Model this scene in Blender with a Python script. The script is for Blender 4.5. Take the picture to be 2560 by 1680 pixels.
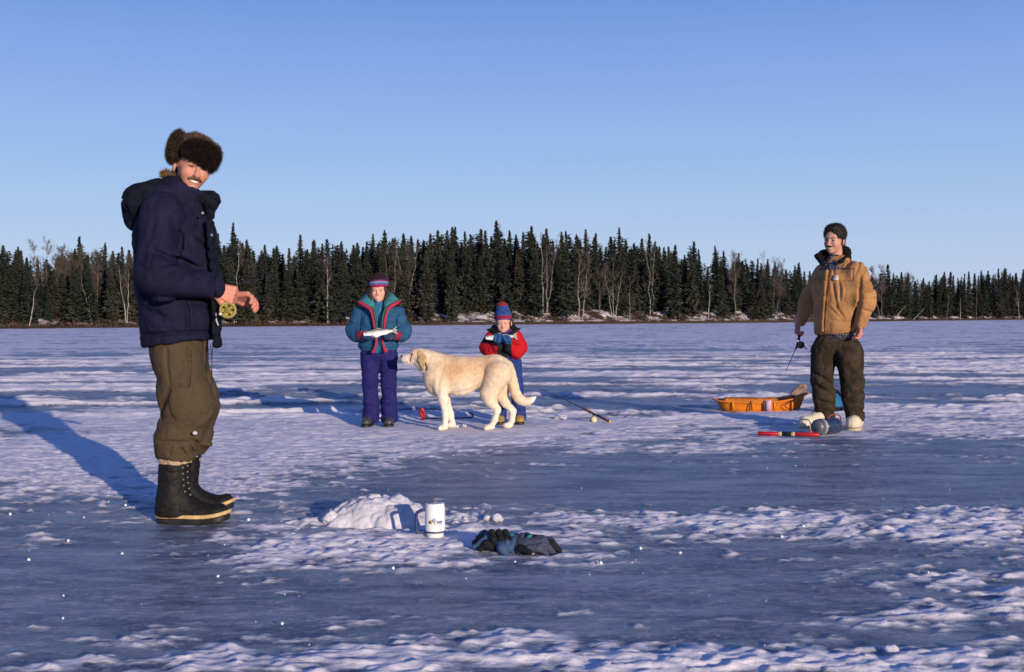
import bpy, math, random
import numpy as np
from mathutils import Vector, Matrix, Euler

for _o in list(bpy.data.objects):
    bpy.data.objects.remove(_o)
scene = bpy.context.scene
C = scene.collection
R = math.radians

# ------------------------------------------------------------------ camera
CAMZ = 0.97
FPX = 2844.4                      # 40 mm lens on 36 mm film, 2560 px wide
PITCH, ROLL = R(0.887), R(-0.25)
cd = bpy.data.cameras.new('camera')
cam = bpy.data.objects.new('camera', cd)
C.objects.link(cam)
cd.lens = 40.0; cd.sensor_width = 36.0; cd.sensor_fit = 'HORIZONTAL'
cd.clip_start = 0.1; cd.clip_end = 6000
cam.location = (0, 0, CAMZ)
cam.rotation_euler = (Matrix.Rotation(R(90) - PITCH, 3, 'X') @ Matrix.Rotation(ROLL, 3, 'Z')).to_euler()
cd.dof.use_dof = True; cd.dof.focus_distance = 10.5; cd.dof.aperture_fstop = 7.0
scene.camera = cam

# ------------------------------------------------------------------ sun and sky
SUN_AZ, SUN_EL = 29.0, 10.0       # degrees: shadows run 29 deg left of straight ahead
to_sun = Vector((math.sin(R(SUN_AZ)) * math.cos(R(SUN_EL)), -math.cos(R(SUN_AZ)) * math.cos(R(SUN_EL)), math.sin(R(SUN_EL))))
sl = bpy.data.lights.new('sun', 'SUN')
sl.energy = 5.0; sl.angle = R(0.5); sl.color = (1.0, 0.85, 0.68)
so = bpy.data.objects.new('sun', sl); C.objects.link(so)
so.rotation_euler = to_sun.to_track_quat('Z', 'Y').to_euler()
w = bpy.data.worlds.new('World'); scene.world = w; w.use_nodes = True
wt = w.node_tree; wt.nodes.clear()
sky = wt.nodes.new('ShaderNodeTexSky'); sky.sky_type = 'NISHITA'; sky.sun_disc = False
sky.sun_elevation = R(SUN_EL)
sky.sun_rotation = math.atan2(to_sun.x, to_sun.y)
sky.air_density = 1.0; sky.dust_density = 0.15; sky.ozone_density = 3.0; sky.altitude = 0
# the clear winter blue: the same all round, paler towards the horizon
wtc = wt.nodes.new('ShaderNodeTexCoord'); wsp = wt.nodes.new('ShaderNodeSeparateXYZ'); ramp = wt.nodes.new('ShaderNodeValToRGB')
wt.links.new(wtc.outputs['Generated'], wsp.inputs[0]); wt.links.new(wsp.outputs['Z'], ramp.inputs[0])
SKY = ((0.0, (0.52, 0.62, 0.84)), (0.06, (0.46, 0.59, 0.85)), (0.14, (0.33, 0.50, 0.85)), (0.27, (0.160, 0.320, 0.78)), (0.6, (0.05, 0.13, 0.50)), (1.0, (0.03, 0.09, 0.40)))
while len(ramp.color_ramp.elements) < len(SKY): ramp.color_ramp.elements.new(0.5)
for e, (p_, c_) in zip(ramp.color_ramp.elements, SKY): e.position = p_; e.color = (c_[0] * 8.0, c_[1] * 8.0, c_[2] * 8.0, 1)
tint = wt.nodes.new('ShaderNodeMixRGB'); tint.inputs[0].default_value = 0.88
bg = wt.nodes.new('ShaderNodeBackground'); bg.inputs[1].default_value = 0.125
wo = wt.nodes.new('ShaderNodeOutputWorld')
wt.links.new(sky.outputs[0], tint.inputs[1]); wt.links.new(ramp.outputs[0], tint.inputs[2])
wt.links.new(tint.outputs[0], bg.inputs[0]); wt.links.new(bg.outputs[0], wo.inputs[0])
vs = scene.view_settings
vs.view_transform = 'Standard'; vs.look = 'None'; vs.gamma = 1.0; vs.use_curve_mapping = False
vs.exposure = 0.0
scene.render.engine = 'CYCLES'
scene.cycles.use_denoising = True
scene.cycles.max_bounces = 5; scene.cycles.diffuse_bounces = 3; scene.cycles.glossy_bounces = 3
scene.cycles.transparent_max_bounces = 8

# ------------------------------------------------------------------ photo <-> place
def yh(px): return 801.6 - 11.1 * px / 2560.0          # horizon row
def depth_at(px, py): return CAMZ * FPX / (py - yh(px)) # distance of an ice point
def PXW(d0):
    """point at photo landmark (px,py) on something standing d0 metres away, dy metres farther"""
    def p(px, py, dy=0.0):
        d = d0 + dy
        return np.array([(px - 1280) / FPX * d, d, CAMZ - (py - yh(px)) / FPX * d])
    return p
def ground(px, py):
    d = depth_at(px, py)
    return np.array([(px - 1280) / FPX * d, d, 0.0])
def s(r, g, b):
    f = lambda c: (c / 255 / 12.92) if c / 255 <= 0.04045 else ((c / 255 + 0.055) / 1.055) ** 2.4
    return (f(r), f(g), f(b))

# ------------------------------------------------------------------ noise
def _hash(ix, iy, iz, seed):
    h = (ix.astype(np.int64) * 374761393 + iy.astype(np.int64) * 668265263 + iz.astype(np.int64) * 2147483647 + seed * 144665) & 0xffffffff
    h = ((h ^ (h >> 13)) * 1274126177) & 0xffffffff
    h = ((h ^ (h >> 16)) * 2246822519) & 0xffffffff
    return ((h >> 8) & 0xffff).astype(np.float32) / 32767.5 - 1.0
def vnoise(P, seed=0):
    P = np.asarray(P, np.float32)
    i = np.floor(P); f = P - i; i = i.astype(np.int64)
    u = f * f * f * (f * (f * 6 - 15) + 10)
    r = 0
    for dx in (0, 1):
        wx = u[:, 0] if dx else 1 - u[:, 0]
        for dy in (0, 1):
            wy = u[:, 1] if dy else 1 - u[:, 1]
            for dz in (0, 1):
                wz = u[:, 2] if dz else 1 - u[:, 2]
                r = r + wx * wy * wz * _hash(i[:, 0] + dx, i[:, 1] + dy, i[:, 2] + dz, seed)
    return r
def noise2(x, y, seed=0):
    ix = np.floor(x); iy = np.floor(y); fx = (x - ix).astype(np.float32); fy = (y - iy).astype(np.float32)
    ix = ix.astype(np.int64); iy = iy.astype(np.int64); z = np.zeros_like(ix)
    ux = fx * fx * (3 - 2 * fx); uy = fy * fy * (3 - 2 * fy)
    a = _hash(ix, iy, z, seed); b = _hash(ix + 1, iy, z, seed); c = _hash(ix, iy + 1, z, seed); d = _hash(ix + 1, iy + 1, z, seed)
    return (a * (1 - ux) + b * ux) * (1 - uy) + (c * (1 - ux) + d * ux) * uy
def fbm2(x, y, seed=0, o=4):
    r = 0; a = 1.0; t = 0
    for k in range(o):
        ca, sa = math.cos(0.6 * k), math.sin(0.6 * k)
        r = r + a * noise2((x * ca - y * sa) * 2 ** k + 17.3 * k, (x * sa + y * ca) * 2 ** k - 9.1 * k, seed + k); t += a; a *= 0.5
    return r / t
def fbm3(P, seed=0, o=3):
    r = 0; a = 1.0; t = 0
    for k in range(o):
        r = r + a * vnoise(P * 2 ** k + 11.7 * k, seed + k); t += a; a *= 0.5
    return r / t

# ------------------------------------------------------------------ materials
MATS = {}
def mat(name, col=(0.5, 0.5, 0.5), rough=0.8, attr=False, var=0.15, vscale=30.0, bump=0.0, bscale=200.0, metal=0.0, spec=0.3, sheen=0.0, alpha=None, col2=None, coat=0.0, two=None):
    if name in MATS: return MATS[name]
    m = bpy.data.materials.new(name); m.use_nodes = True
    t = m.node_tree; b = t.nodes['Principled BSDF']
    b.inputs['Roughness'].default_value = rough; b.inputs['Metallic'].default_value = metal
    b.inputs['Specular IOR Level'].default_value = spec
    if sheen: b.inputs['Sheen Weight'].default_value = sheen; b.inputs['Sheen Roughness'].default_value = 0.5
    if coat: b.inputs['Coat Weight'].default_value = coat; b.inputs['Coat Roughness'].default_value = 0.15
    tc = t.nodes.new('ShaderNodeTexCoord')
    n = t.nodes.new('ShaderNodeTexNoise'); n.inputs['Scale'].default_value = vscale; n.inputs['Detail'].default_value = 5
    t.links.new(tc.outputs['Object'], n.inputs['Vector'])
    if attr:
        a = t.nodes.new('ShaderNodeVertexColor'); a.layer_name = 'Col'; src = a.outputs['Color']
    else:
        mx = t.nodes.new('ShaderNodeMixRGB'); mx.inputs[1].default_value = (*col, 1)
        c2 = col2 or tuple(c * (1 - var * 1.6) for c in col)
        mx.inputs[2].default_value = (*c2, 1)
        rm = t.nodes.new('ShaderNodeMapRange'); rm.inputs[1].default_value = 0.35; rm.inputs[2].default_value = 0.65
        t.links.new(n.outputs['Fac'], rm.inputs[0]); t.links.new(rm.outputs[0], mx.inputs[0]); src = mx.outputs[0]
    if attr and var:
        mv = t.nodes.new('ShaderNodeMixRGB'); mv.blend_type = 'MULTIPLY'; mv.inputs[0].default_value = 1
        mr = t.nodes.new('ShaderNodeMapRange'); mr.inputs[1].default_value = 0.3; mr.inputs[2].default_value = 0.7
        mr.inputs[3].default_value = 1 - var; mr.inputs[4].default_value = 1 + var
        t.links.new(n.outputs['Fac'], mr.inputs[0]); t.links.new(src, mv.inputs[1]); t.links.new(mr.outputs[0], mv.inputs[2]); src = mv.outputs[0]
    t.links.new(src, b.inputs['Base Color'])
    if bump:
        n2 = t.nodes.new('ShaderNodeTexNoise'); n2.inputs['Scale'].default_value = bscale; n2.inputs['Detail'].default_value = 3
        t.links.new(tc.outputs['Object'], n2.inputs['Vector'])
        bp = t.nodes.new('ShaderNodeBump'); bp.inputs['Strength'].default_value = bump; bp.inputs['Distance'].default_value = 0.004
        t.links.new(n2.outputs['Fac'], bp.inputs['Height']); t.links.new(bp.outputs[0], b.inputs['Normal'])
    MATS[name] = m
    return m

# ------------------------------------------------------------------ objects
ORG = {}
def empty(name, loc, label=None, cat=None, group=None):
    o = bpy.data.objects.new(name, None); C.objects.link(o); o.location = loc; o.empty_display_size = 0.1
    ORG[o.name] = np.array(loc, float); tag(o, label, cat, group); return o
def tag(o, label=None, cat=None, group=None, kind=None):
    if label: o['label'] = label
    if cat: o['category'] = cat
    if group: o['group'] = group
    if kind: o['kind'] = kind
    return o
def make_mesh(name, V, F, m=None, smooth=True, col=None, fl=None):
    me = bpy.data.meshes.new(name)
    V = np.asarray(V, np.float32)
    if isinstance(F, np.ndarray):
        k = F.shape[1]; nf = len(F)
        me.vertices.add(len(V)); me.vertices.foreach_set('co', V.ravel())
        me.loops.add(nf * k); me.loops.foreach_set('vertex_index', F.astype(np.int32).ravel())
        me.polygons.add(nf); me.polygons.foreach_set('loop_start', np.arange(0, nf * k, k, dtype=np.int32))
        me.update(calc_edges=True)
    else:
        me.from_pydata(V.tolist(), [], F); me.update()
    me.polygons.foreach_set('use_smooth', np.full(len(me.polygons), bool(smooth)))
    if col is not None:
        ca = me.color_attributes.new('Col', 'FLOAT_COLOR', 'POINT')
        c4 = np.ones((len(V), 4), np.float32); c4[:, :3] = col
        ca.data.foreach_set('color', c4.ravel())
    for an, av in (fl or {}).items():
        at = me.attributes.new(an, 'FLOAT', 'POINT'); at.data.foreach_set('value', np.asarray(av, np.float32))
    if m: me.materials.append(m)
    me.validate()
    return me
def obj(name, V, F, m=None, parent=None, smooth=True, col=None, base=None, fl=None, label=None):
    """one mesh object; V in world metres"""
    org = ORG[parent.name] if parent is not None else np.array(base if base is not None else (0, 0, 0), float)
    me = make_mesh(name, np.asarray(V, float) - org, F, m, smooth, col, fl)
    o = bpy.data.objects.new(name, me); C.objects.link(o)
    if parent is not None: o.parent = parent
    else: o.location = org
    ORG[o.name] = org
    if label: o['label'] = label
    return o

# ------------------------------------------------------------------ solid shapes by distance field
def _bb(*fs): return (np.min([f.bb[0] for f in fs], 0), np.max([f.bb[1] for f in fs], 0))
def cap(a, b, ra, rb=None, side=None, k=1.0):
    a = np.array(a, np.float32); b = np.array(b, np.float32); rb = ra if rb is None else rb
    ab = b - a; L2 = max(float(ab @ ab), 1e-9)
    if side is not None: sd = np.array(side, np.float32); sd = sd / np.linalg.norm(sd)
    def f(P):
        t = np.clip((P - a) @ ab / L2, 0, 1)
        v = P - (a + t[:, None] * ab)
        if side is not None:
            vs_ = v @ sd; v = v + sd * (vs_ / k - vs_)[:, None]
        return np.sqrt((v * v).sum(1)) - (ra + t * (rb - ra))
    r = max(ra, rb) * max(1, k)
    f.bb = (np.minimum(a, b) - r, np.maximum(a, b) + r); return f
def ell(c, r, Rm=None):
    c = np.array(c, np.float32); r = np.array(r, np.float32) * np.ones(3, np.float32)
    Rm = np.eye(3, dtype=np.float32) if Rm is None else np.array(Rm, np.float32)
    def f(P):
        q = (P - c) @ Rm
        k0 = np.sqrt(((q / r) ** 2).sum(1)); k1 = np.sqrt(((q / r ** 2) ** 2).sum(1)) + 1e-6
        return k0 * (k0 - 1) / k1
    m = float(r.max()); f.bb = (c - m, c + m); return f
def box(c, hs, rad=0.01, Rm=None):
    c = np.array(c, np.float32); hs = np.array(hs, np.float32) - rad
    Rm = np.eye(3, dtype=np.float32) if Rm is None else np.array(Rm, np.float32)
    def f(P):
        q = np.abs((P - c) @ Rm) - hs
        return np.sqrt((np.maximum(q, 0) ** 2).sum(1)) + np.minimum(q.max(1), 0) - rad
    m = float(np.linalg.norm(hs) + rad); f.bb = (c - m, c + m); return f
def smin(a, b, k):
    if k <= 0: return np.minimum(a, b)
    h = np.clip(0.5 + 0.5 * (b - a) / k, 0, 1)
    return b * (1 - h) + a * h - k * h * (1 - h)
def uni(k, *fs):
    fs = [f for f in fs if f is not None]
    def g(P):
        d = np.full(len(P), 1.0, np.float32)
        for f in fs:
            lo, hi = f.bb; e = 0.07 + k
            m = np.all((P > lo - e) & (P < hi + e), axis=1)
            if m.any(): d[m] = smin(d[m], f(P[m]).astype(np.float32), k)
        return d
    g.bb = _bb(*fs); return g
def chain(pts, rads, k=0.02, side=None, ks=1.0):
    return uni(k, *[cap(pts[i], pts[i + 1], rads[i], rads[i + 1], side, ks) for i in range(len(pts) - 1)])
def sub(f, g, k=0.005):
    def h(P): return -smin(-f(P), g(P), k)
    h.bb = f.bb; return h
def inter(f, g, k=0.0):
    def h(P): return -smin(-f(P), -g(P), k)
    h.bb = (np.maximum(f.bb[0], g.bb[0]), np.minimum(f.bb[1], g.bb[1])); return h
def half(p, n):
    """keeps the side the normal points AWAY from"""
    p = np.array(p, np.float32); n = np.array(n, np.float32); n = n / np.linalg.norm(n)
    def f(P): return (P - p) @ n
    f.bb = (np.full(3, -50.0), np.full(3, 50.0)); return f
def disp(f, g):
    def h(P): return f(P) + g(P)
    h.bb = (f.bb[0] - 0.03, f.bb[1] + 0.03); return h
def grooves(segs):
    """creases: (a, b, width, depth); negative depth = raised welt"""
    segs = [(np.array(a, np.float32), np.array(b, np.float32), w, d) for a, b, w, d in segs]
    def g(P):
        r = np.zeros(len(P), np.float32)
        for a, b, w, d in segs:
            ab = b - a; t = np.clip((P - a) @ ab / max(float(ab @ ab), 1e-9), 0, 1)
            v = P - (a + t[:, None] * ab); q = (v * v).sum(1) / (w * w)
            r += d * np.exp(-q) * (0.35 + 0.65 * np.sin(np.pi * np.clip(t, 0.02, 0.98)) ** 0.5)
        return r
    return g
def seams(segs, ymax, ydir=1.0, kw=1.0):
    """creases on the side turned to the viewer of a standing figure: measured in height and width only"""
    segs = [(np.array(a, np.float32)[[0, 2]], np.array(b, np.float32)[[0, 2]], w * kw, d) for a, b, w, d in segs]
    def g(P):
        r = np.zeros(len(P), np.float32); Q = P[:, [0, 2]]; mk = np.clip((ymax - P[:, 1]) / 0.04, 0, 1)
        for a, b, w, d in segs:
            ab = b - a; t = np.clip((Q - a) @ ab / max(float(ab @ ab), 1e-9), 0, 1)
            v = Q - (a + t[:, None] * ab); q = (v * v).sum(1) / (w * w)
            r += d * np.exp(-q) * (0.35 + 0.65 * np.sin(np.pi * np.clip(t, 0.02, 0.98)) ** 0.5)
        return r * mk
    return g
def xf(M, f):
    """M: 4x4 numpy, rotation*uniform scale + translation"""
    M = np.array(M, float); A = M[:3, :3]; sc = np.cbrt(np.linalg.det(A)); Rm = (A / sc).astype(np.float32); t = M[:3, 3].astype(np.float32)
    def g(P): return f(((P - t) @ Rm) / sc) * sc
    cs = np.array([[x, y, z] for x in (f.bb[0][0], f.bb[1][0]) for y in (f.bb[0][1], f.bb[1][1]) for z in (f.bb[0][2], f.bb[1][2])])
    cs = cs @ A.T + t; g.bb = (cs.min(0), cs.max(0)); return g
def rotm(yaw=0, pitch=0, roll=0):
    return np.array((Matrix.Rotation(yaw, 3, 'Z') @ Matrix.Rotation(pitch, 3, 'Y') @ Matrix.Rotation(roll, 3, 'X')))
def trs(c, Rm, sc=1.0):
    M = np.eye(4); M[:3, :3] = np.array(Rm) * sc; M[:3, 3] = c; return M
def inv_pts(M, V):
    A = M[:3, :3]; return (np.asarray(V) - M[:3, 3]) @ np.linalg.inv(A).T

def mesh_sdf(f, h):
    lo = np.array(f.bb[0], float) - 3 * h; hi = np.array(f.bb[1], float) + 3 * h
    nb = np.ceil((hi - lo) / (8 * h)).astype(int)
    g = np.stack(np.meshgrid(*[np.arange(n) for n in nb], indexing='ij'), -1).reshape(-1, 3)
    cen = (lo + (g + 0.5) * 8 * h).astype(np.float32)
    dc = f(cen)
    keep = np.abs(dc) < 8 * h * 0.87 * 1.5 + 0.004
    D = np.empty((len(g), 8, 8, 8), np.float32); D[:] = np.where(dc < 0, -1, 1)[:, None, None, None]
    o = np.stack(np.meshgrid(*[np.arange(8)] * 3, indexing='ij'), -1).reshape(-1, 3)
    kk = np.where(keep)[0]
    for c0 in range(0, len(kk), 1500):
        kc = kk[c0:c0 + 1500]
        pts = (lo + ((g[kc][:, None, :] * 8 + o[None]) + 0.5) * h).astype(np.float32).reshape(-1, 3)
        D[kc] = f(pts).reshape(-1, 8, 8, 8)
    D = D.reshape(*nb, 8, 8, 8).transpose(0, 3, 1, 4, 2, 5).reshape(*(nb * 8))
    S = D < 0
    cnt = np.zeros(np.array(D.shape) - 1, np.uint8)
    n = D.shape
    cor = [(a, b, c) for a in (0, 1) for b in (0, 1) for c in (0, 1)]
    for a, b, c in cor: cnt += S[a:n[0] - 1 + a, b:n[1] - 1 + b, c:n[2] - 1 + c]
    cm = (cnt > 0) & (cnt < 8)
    ci = np.argwhere(cm); idx = np.full(cm.shape, -1, np.int64); idx[cm] = np.arange(len(ci))
    acc = np.zeros((len(ci), 3)); num = np.zeros(len(ci))
    for ax in range(3):
        for u in (0, 1):
            for v in (0, 1):
                o0 = np.zeros(3, int); o0[(ax + 1) % 3] = u; o0[(ax + 2) % 3] = v
                o1 = o0.copy(); o1[ax] = 1
                d0 = D[tuple((ci + o0).T)]; d1 = D[tuple((ci + o1).T)]
                x = (d0 < 0) != (d1 < 0)
                t = np.where(x, d0 / np.where(x, d0 - d1, 1), 0)
                p = o0[None] + (o1 - o0)[None] * t[:, None]
                acc += p * x[:, None]; num += x
    V = lo + (ci + acc / num[:, None] + 0.5) * h
    Fs = []
    for ax in range(3):
        b, c = (ax + 1) % 3, (ax + 2) % 3
        sl0 = [slice(None)] * 3; sl1 = [slice(None)] * 3
        sl0[ax] = slice(0, n[ax] - 1); sl1[ax] = slice(1, n[ax])
        sl0[b] = sl1[b] = slice(1, n[b] - 1); sl0[c] = sl1[c] = slice(1, n[c] - 1)
        A = S[tuple(sl0)]; B = S[tuple(sl1)]
        e = np.argwhere(A != B); fl = A[tuple(e.T)]
        e = e.copy(); e[:, b] += 1; e[:, c] += 1
        q = []
        for db, dc_ in ((1, 1), (0, 1), (0, 0), (1, 0)):
            k = e.copy(); k[:, b] -= db; k[:, c] -= dc_
            q.append(idx[tuple(k.T)])
        q = np.stack(q, 1); q[~fl] = q[~fl][:, ::-1]
        Fs.append(q)
    F = np.concatenate(Fs); F = F[(F >= 0).all(1)]
    return V, F
def solid(name, f, h, m, parent=None, col=None, **kw):
    V, F = mesh_sdf(f, h)
    c = col(V) if callable(col) else col
    o = obj(name, V, F, m, parent, col=c, **kw)
    return o, V, F

# ------------------------------------------------------------------ plain shapes
def tube(pts, rads, n=8, close=True):
    pts = np.array(pts, float); rads = np.ones(len(pts)) * rads
    T = np.gradient(pts, axis=0); T /= np.linalg.norm(T, axis=1)[:, None] + 1e-12
    up = np.array([0, 0, 1.0]) if abs(T[0][2]) < 0.9 else np.array([0, 1.0, 0])
    V = []; a = np.arange(n) / n * 2 * np.pi
    X = np.cross(up, T[0]); X /= np.linalg.norm(X)
    for i in range(len(pts)):
        X = X - T[i] * (X @ T[i]); X /= np.linalg.norm(X) + 1e-12; Y = np.cross(T[i], X)
        V.append(pts[i] + rads[i] * (np.cos(a)[:, None] * X + np.sin(a)[:, None] * Y))
    V = np.concatenate(V); F = []
    for i in range(len(pts) - 1):
        for j in range(n):
            k = (j + 1) % n; F.append((i * n + j, i * n + k, (i + 1) * n + k, (i + 1) * n + j))
    if close:
        F.append(tuple(range(n))[::-1]); F.append(tuple(range((len(pts) - 1) * n, len(pts) * n)))
    return V, F
def curve_pts(pts, n=24):
    """smooth curve through points"""
    P = np.array(pts, float); P = np.vstack([2 * P[0] - P[1], P, 2 * P[-1] - P[-2]]); out = []
    m = len(P) - 3; 
    for k in range(n + 1):
        u = k / n * m; i = min(int(u), m - 1); t = u - i; a, b, c, d = P[i:i + 4]
        out.append(0.5 * (2 * b + (c - a) * t + (2 * a - 5 * b + 4 * c - d) * t * t + (3 * b - a - 3 * c + d) * t ** 3))
    return np.array(out)
def lathe(prof, n=28, c=(0, 0, 0), Rm=None):
    prof = np.array(prof, float); a = np.arange(n) / n * 2 * np.pi; V = []
    for r, z in prof: V.append(np.stack([r * np.cos(a), r * np.sin(a), np.full(n, z)], 1))
    V = np.concatenate(V); F = []
    for i in range(len(prof) - 1):
        for j in range(n):
            k = (j + 1) % n; F.append((i * n + j, i * n + k, (i + 1) * n + k, (i + 1) * n + j))
    if prof[0][0] > 1e-6: F.append(tuple(range(n))[::-1])
    if prof[-1][0] > 1e-6: F.append(tuple(range((len(prof) - 1) * n, len(prof) * n)))
    if Rm is not None: V = V @ np.array(Rm).T
    return V + np.array(c), F
def plate(pts, th):
    """flat-ish polygon of real thickness"""
    P_ = np.array(pts, float); n = np.zeros(3); c = P_.mean(0)
    for i in range(len(P_)): n += np.cross(P_[i] - c, P_[(i + 1) % len(P_)] - c)
    n /= np.linalg.norm(n) + 1e-12; k = len(P_)
    V = np.concatenate([P_ + n * th / 2, [c + n * th * 0.9], P_ - n * th / 2, [c - n * th * 0.9]]); F = []
    for i in range(k):
        j = (i + 1) % k; F += [(i, j, k), (k + 1 + j, k + 1 + i, 2 * k + 1), (i, k + 1 + i, k + 1 + j, j)]
    return V, F
def ribbon(A_, B_, th, n=16):
    """band of cloth between two edge lines"""
    A_ = curve_pts(A_, n); B_ = curve_pts(B_, n); T = np.gradient((A_ + B_) / 2, axis=0); N_ = np.cross(T, B_ - A_); N_ /= np.linalg.norm(N_, axis=1)[:, None] + 1e-12
    m = (A_ + B_) / 2; R_ = np.stack([A_, m + N_ * th, B_, m - N_ * th * 0.6], 1); V = R_.reshape(-1, 3); F = []
    for i in range(n):
        for j in range(4): F.append((i * 4 + j, i * 4 + (j + 1) % 4, (i + 1) * 4 + (j + 1) % 4, (i + 1) * 4 + j))
    F += [(3, 2, 1, 0), tuple(n * 4 + j for j in range(4))]
    return V, F
def frame(d, up=(0, 0, 1)):
    """rotation whose Z column runs along d"""
    z = np.array(d, float); z /= np.linalg.norm(z); x = np.cross(up, z)
    if np.linalg.norm(x) < 1e-4: x = np.cross((0, 1, 0), z)
    x /= np.linalg.norm(x); return np.stack([x, np.cross(z, x), z], 1)
def fur(V, F, n, length, width, comb=(0, 0, -1), lift=0.5, seed=1, jit=0.4, where=None, col=None):
    """short hairs on a surface, one thin triangle each"""
    rng = np.random.default_rng(seed); V = np.asarray(V); A = V[F[:, 0]]; B = V[F[:, 1]]; Cc = V[F[:, 2]]
    N = np.cross(B - A, Cc - A); ar = np.linalg.norm(N, axis=1); N = N / (ar[:, None] + 1e-12)
    cen = V[F].mean(1); wt_ = ar.copy()
    if where is not None: wt_ = wt_ * where(cen)
    k = rng.choice(len(F), n, p=wt_ / wt_.sum())
    u = rng.random((n, 2)); D4 = V[F[:, 3]] if F.shape[1] == 4 else Cc
    p = (A[k] * (1 - u[:, :1]) + B[k] * u[:, :1]) * (1 - u[:, 1:]) + (D4[k] * (1 - u[:, :1]) + Cc[k] * u[:, :1]) * u[:, 1:]
    nn = N[k]; cb = comb(p) if callable(comb) else np.array(comb, float)[None]
    cb = cb - nn * (cb * nn).sum(1)[:, None]
    d = nn * lift + cb * (1 - lift) + rng.normal(0, jit, (n, 3)) * 0.5
    d /= np.linalg.norm(d, axis=1)[:, None] + 1e-9
    L = length * (0.6 + 0.7 * rng.random(n))[:, None]
    t = np.cross(d, rng.normal(0, 1, (n, 3))); t /= np.linalg.norm(t, axis=1)[:, None] + 1e-9
    p = p - nn * length * 0.08
    W = np.stack([p + t * width / 2, p - t * width / 2, p + d * L], 1).reshape(-1, 3)
    c3 = None
    if col is not None: c3 = np.repeat(col(p, rng), 3, axis=0)
    return W, np.arange(3 * n).reshape(-1, 3), c3

# ================================================================== THE LAKE ICE
def patch(px, py, rx, ry, wgt):
    d = depth_at(px, py)
    return ((px - 1280) / FPX * d, d, rx * d / FPX, ry * d * d / (FPX * CAMZ), wgt)
PATCHES = [patch(*a) for a in (
    (170, 1120, 330, 60, .40), (560, 1120, 420, 55, .40), (1150, 1085, 620, 26, .50), (2380, 1075, 300, 16, .45), (1900, 1052, 380, 9, .4),
    (300, 1195, 260, 22, .3), (620, 1215, 180, 30, .35), (700, 1045, 260, 20, .45), (200, 1050, 240, 25, .4), (2300, 1010, 260, 10, .35),
    (900, 1375, 360, 40, .58), (1150, 1350, 240, 22, .4), (620, 1350, 160, 30, .3), (1280, 1290, 160, 16, .22),
    (1830, 1298, 230, 26, .56), (2200, 1315, 260, 30, .46), (2480, 1300, 160, 30, .46), (1480, 1300, 150, 14, .3),
    (1500, 1662, 700, 34, .58), (2200, 1660, 420, 30, .5), (2460, 1490, 190, 70, .35), (900, 1640, 260, 22, .4), (250, 1650, 200, 16, .3), (20, 1570, 60, 24, .5),
    (1750, 1545, 420, 14, .18), (700, 1480, 120, 25, .15), (2250, 1540, 200, 14, .35), (1000, 1545, 140, 18, .2),
    (200, 1450, 230, 120, -.5), (1500, 1480, 720, 60, -.25), (1800, 1180, 720, 50, -.30), (1250, 1215, 380, 22, -.28), (1750, 1130, 500, 18, .14), (1350, 1255, 130, 18, .12), (2250, 1220, 380, 40, -.28),
    (1500, 1030, 300, 14, -.35), (720, 985, 260, 8, -.5), (1850, 985, 500, 9, -.35), (700, 1015, 220, 10, -.3), (1500, 955, 300, 6, -.3), (2300, 960, 300, 6, -.25), (2280, 1110, 300, 16, -.25))]
def smooth(a, b, x):
    t = np.clip((x - a) / (b - a), 0, 1); return t * t * (3 - 2 * t)
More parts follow.
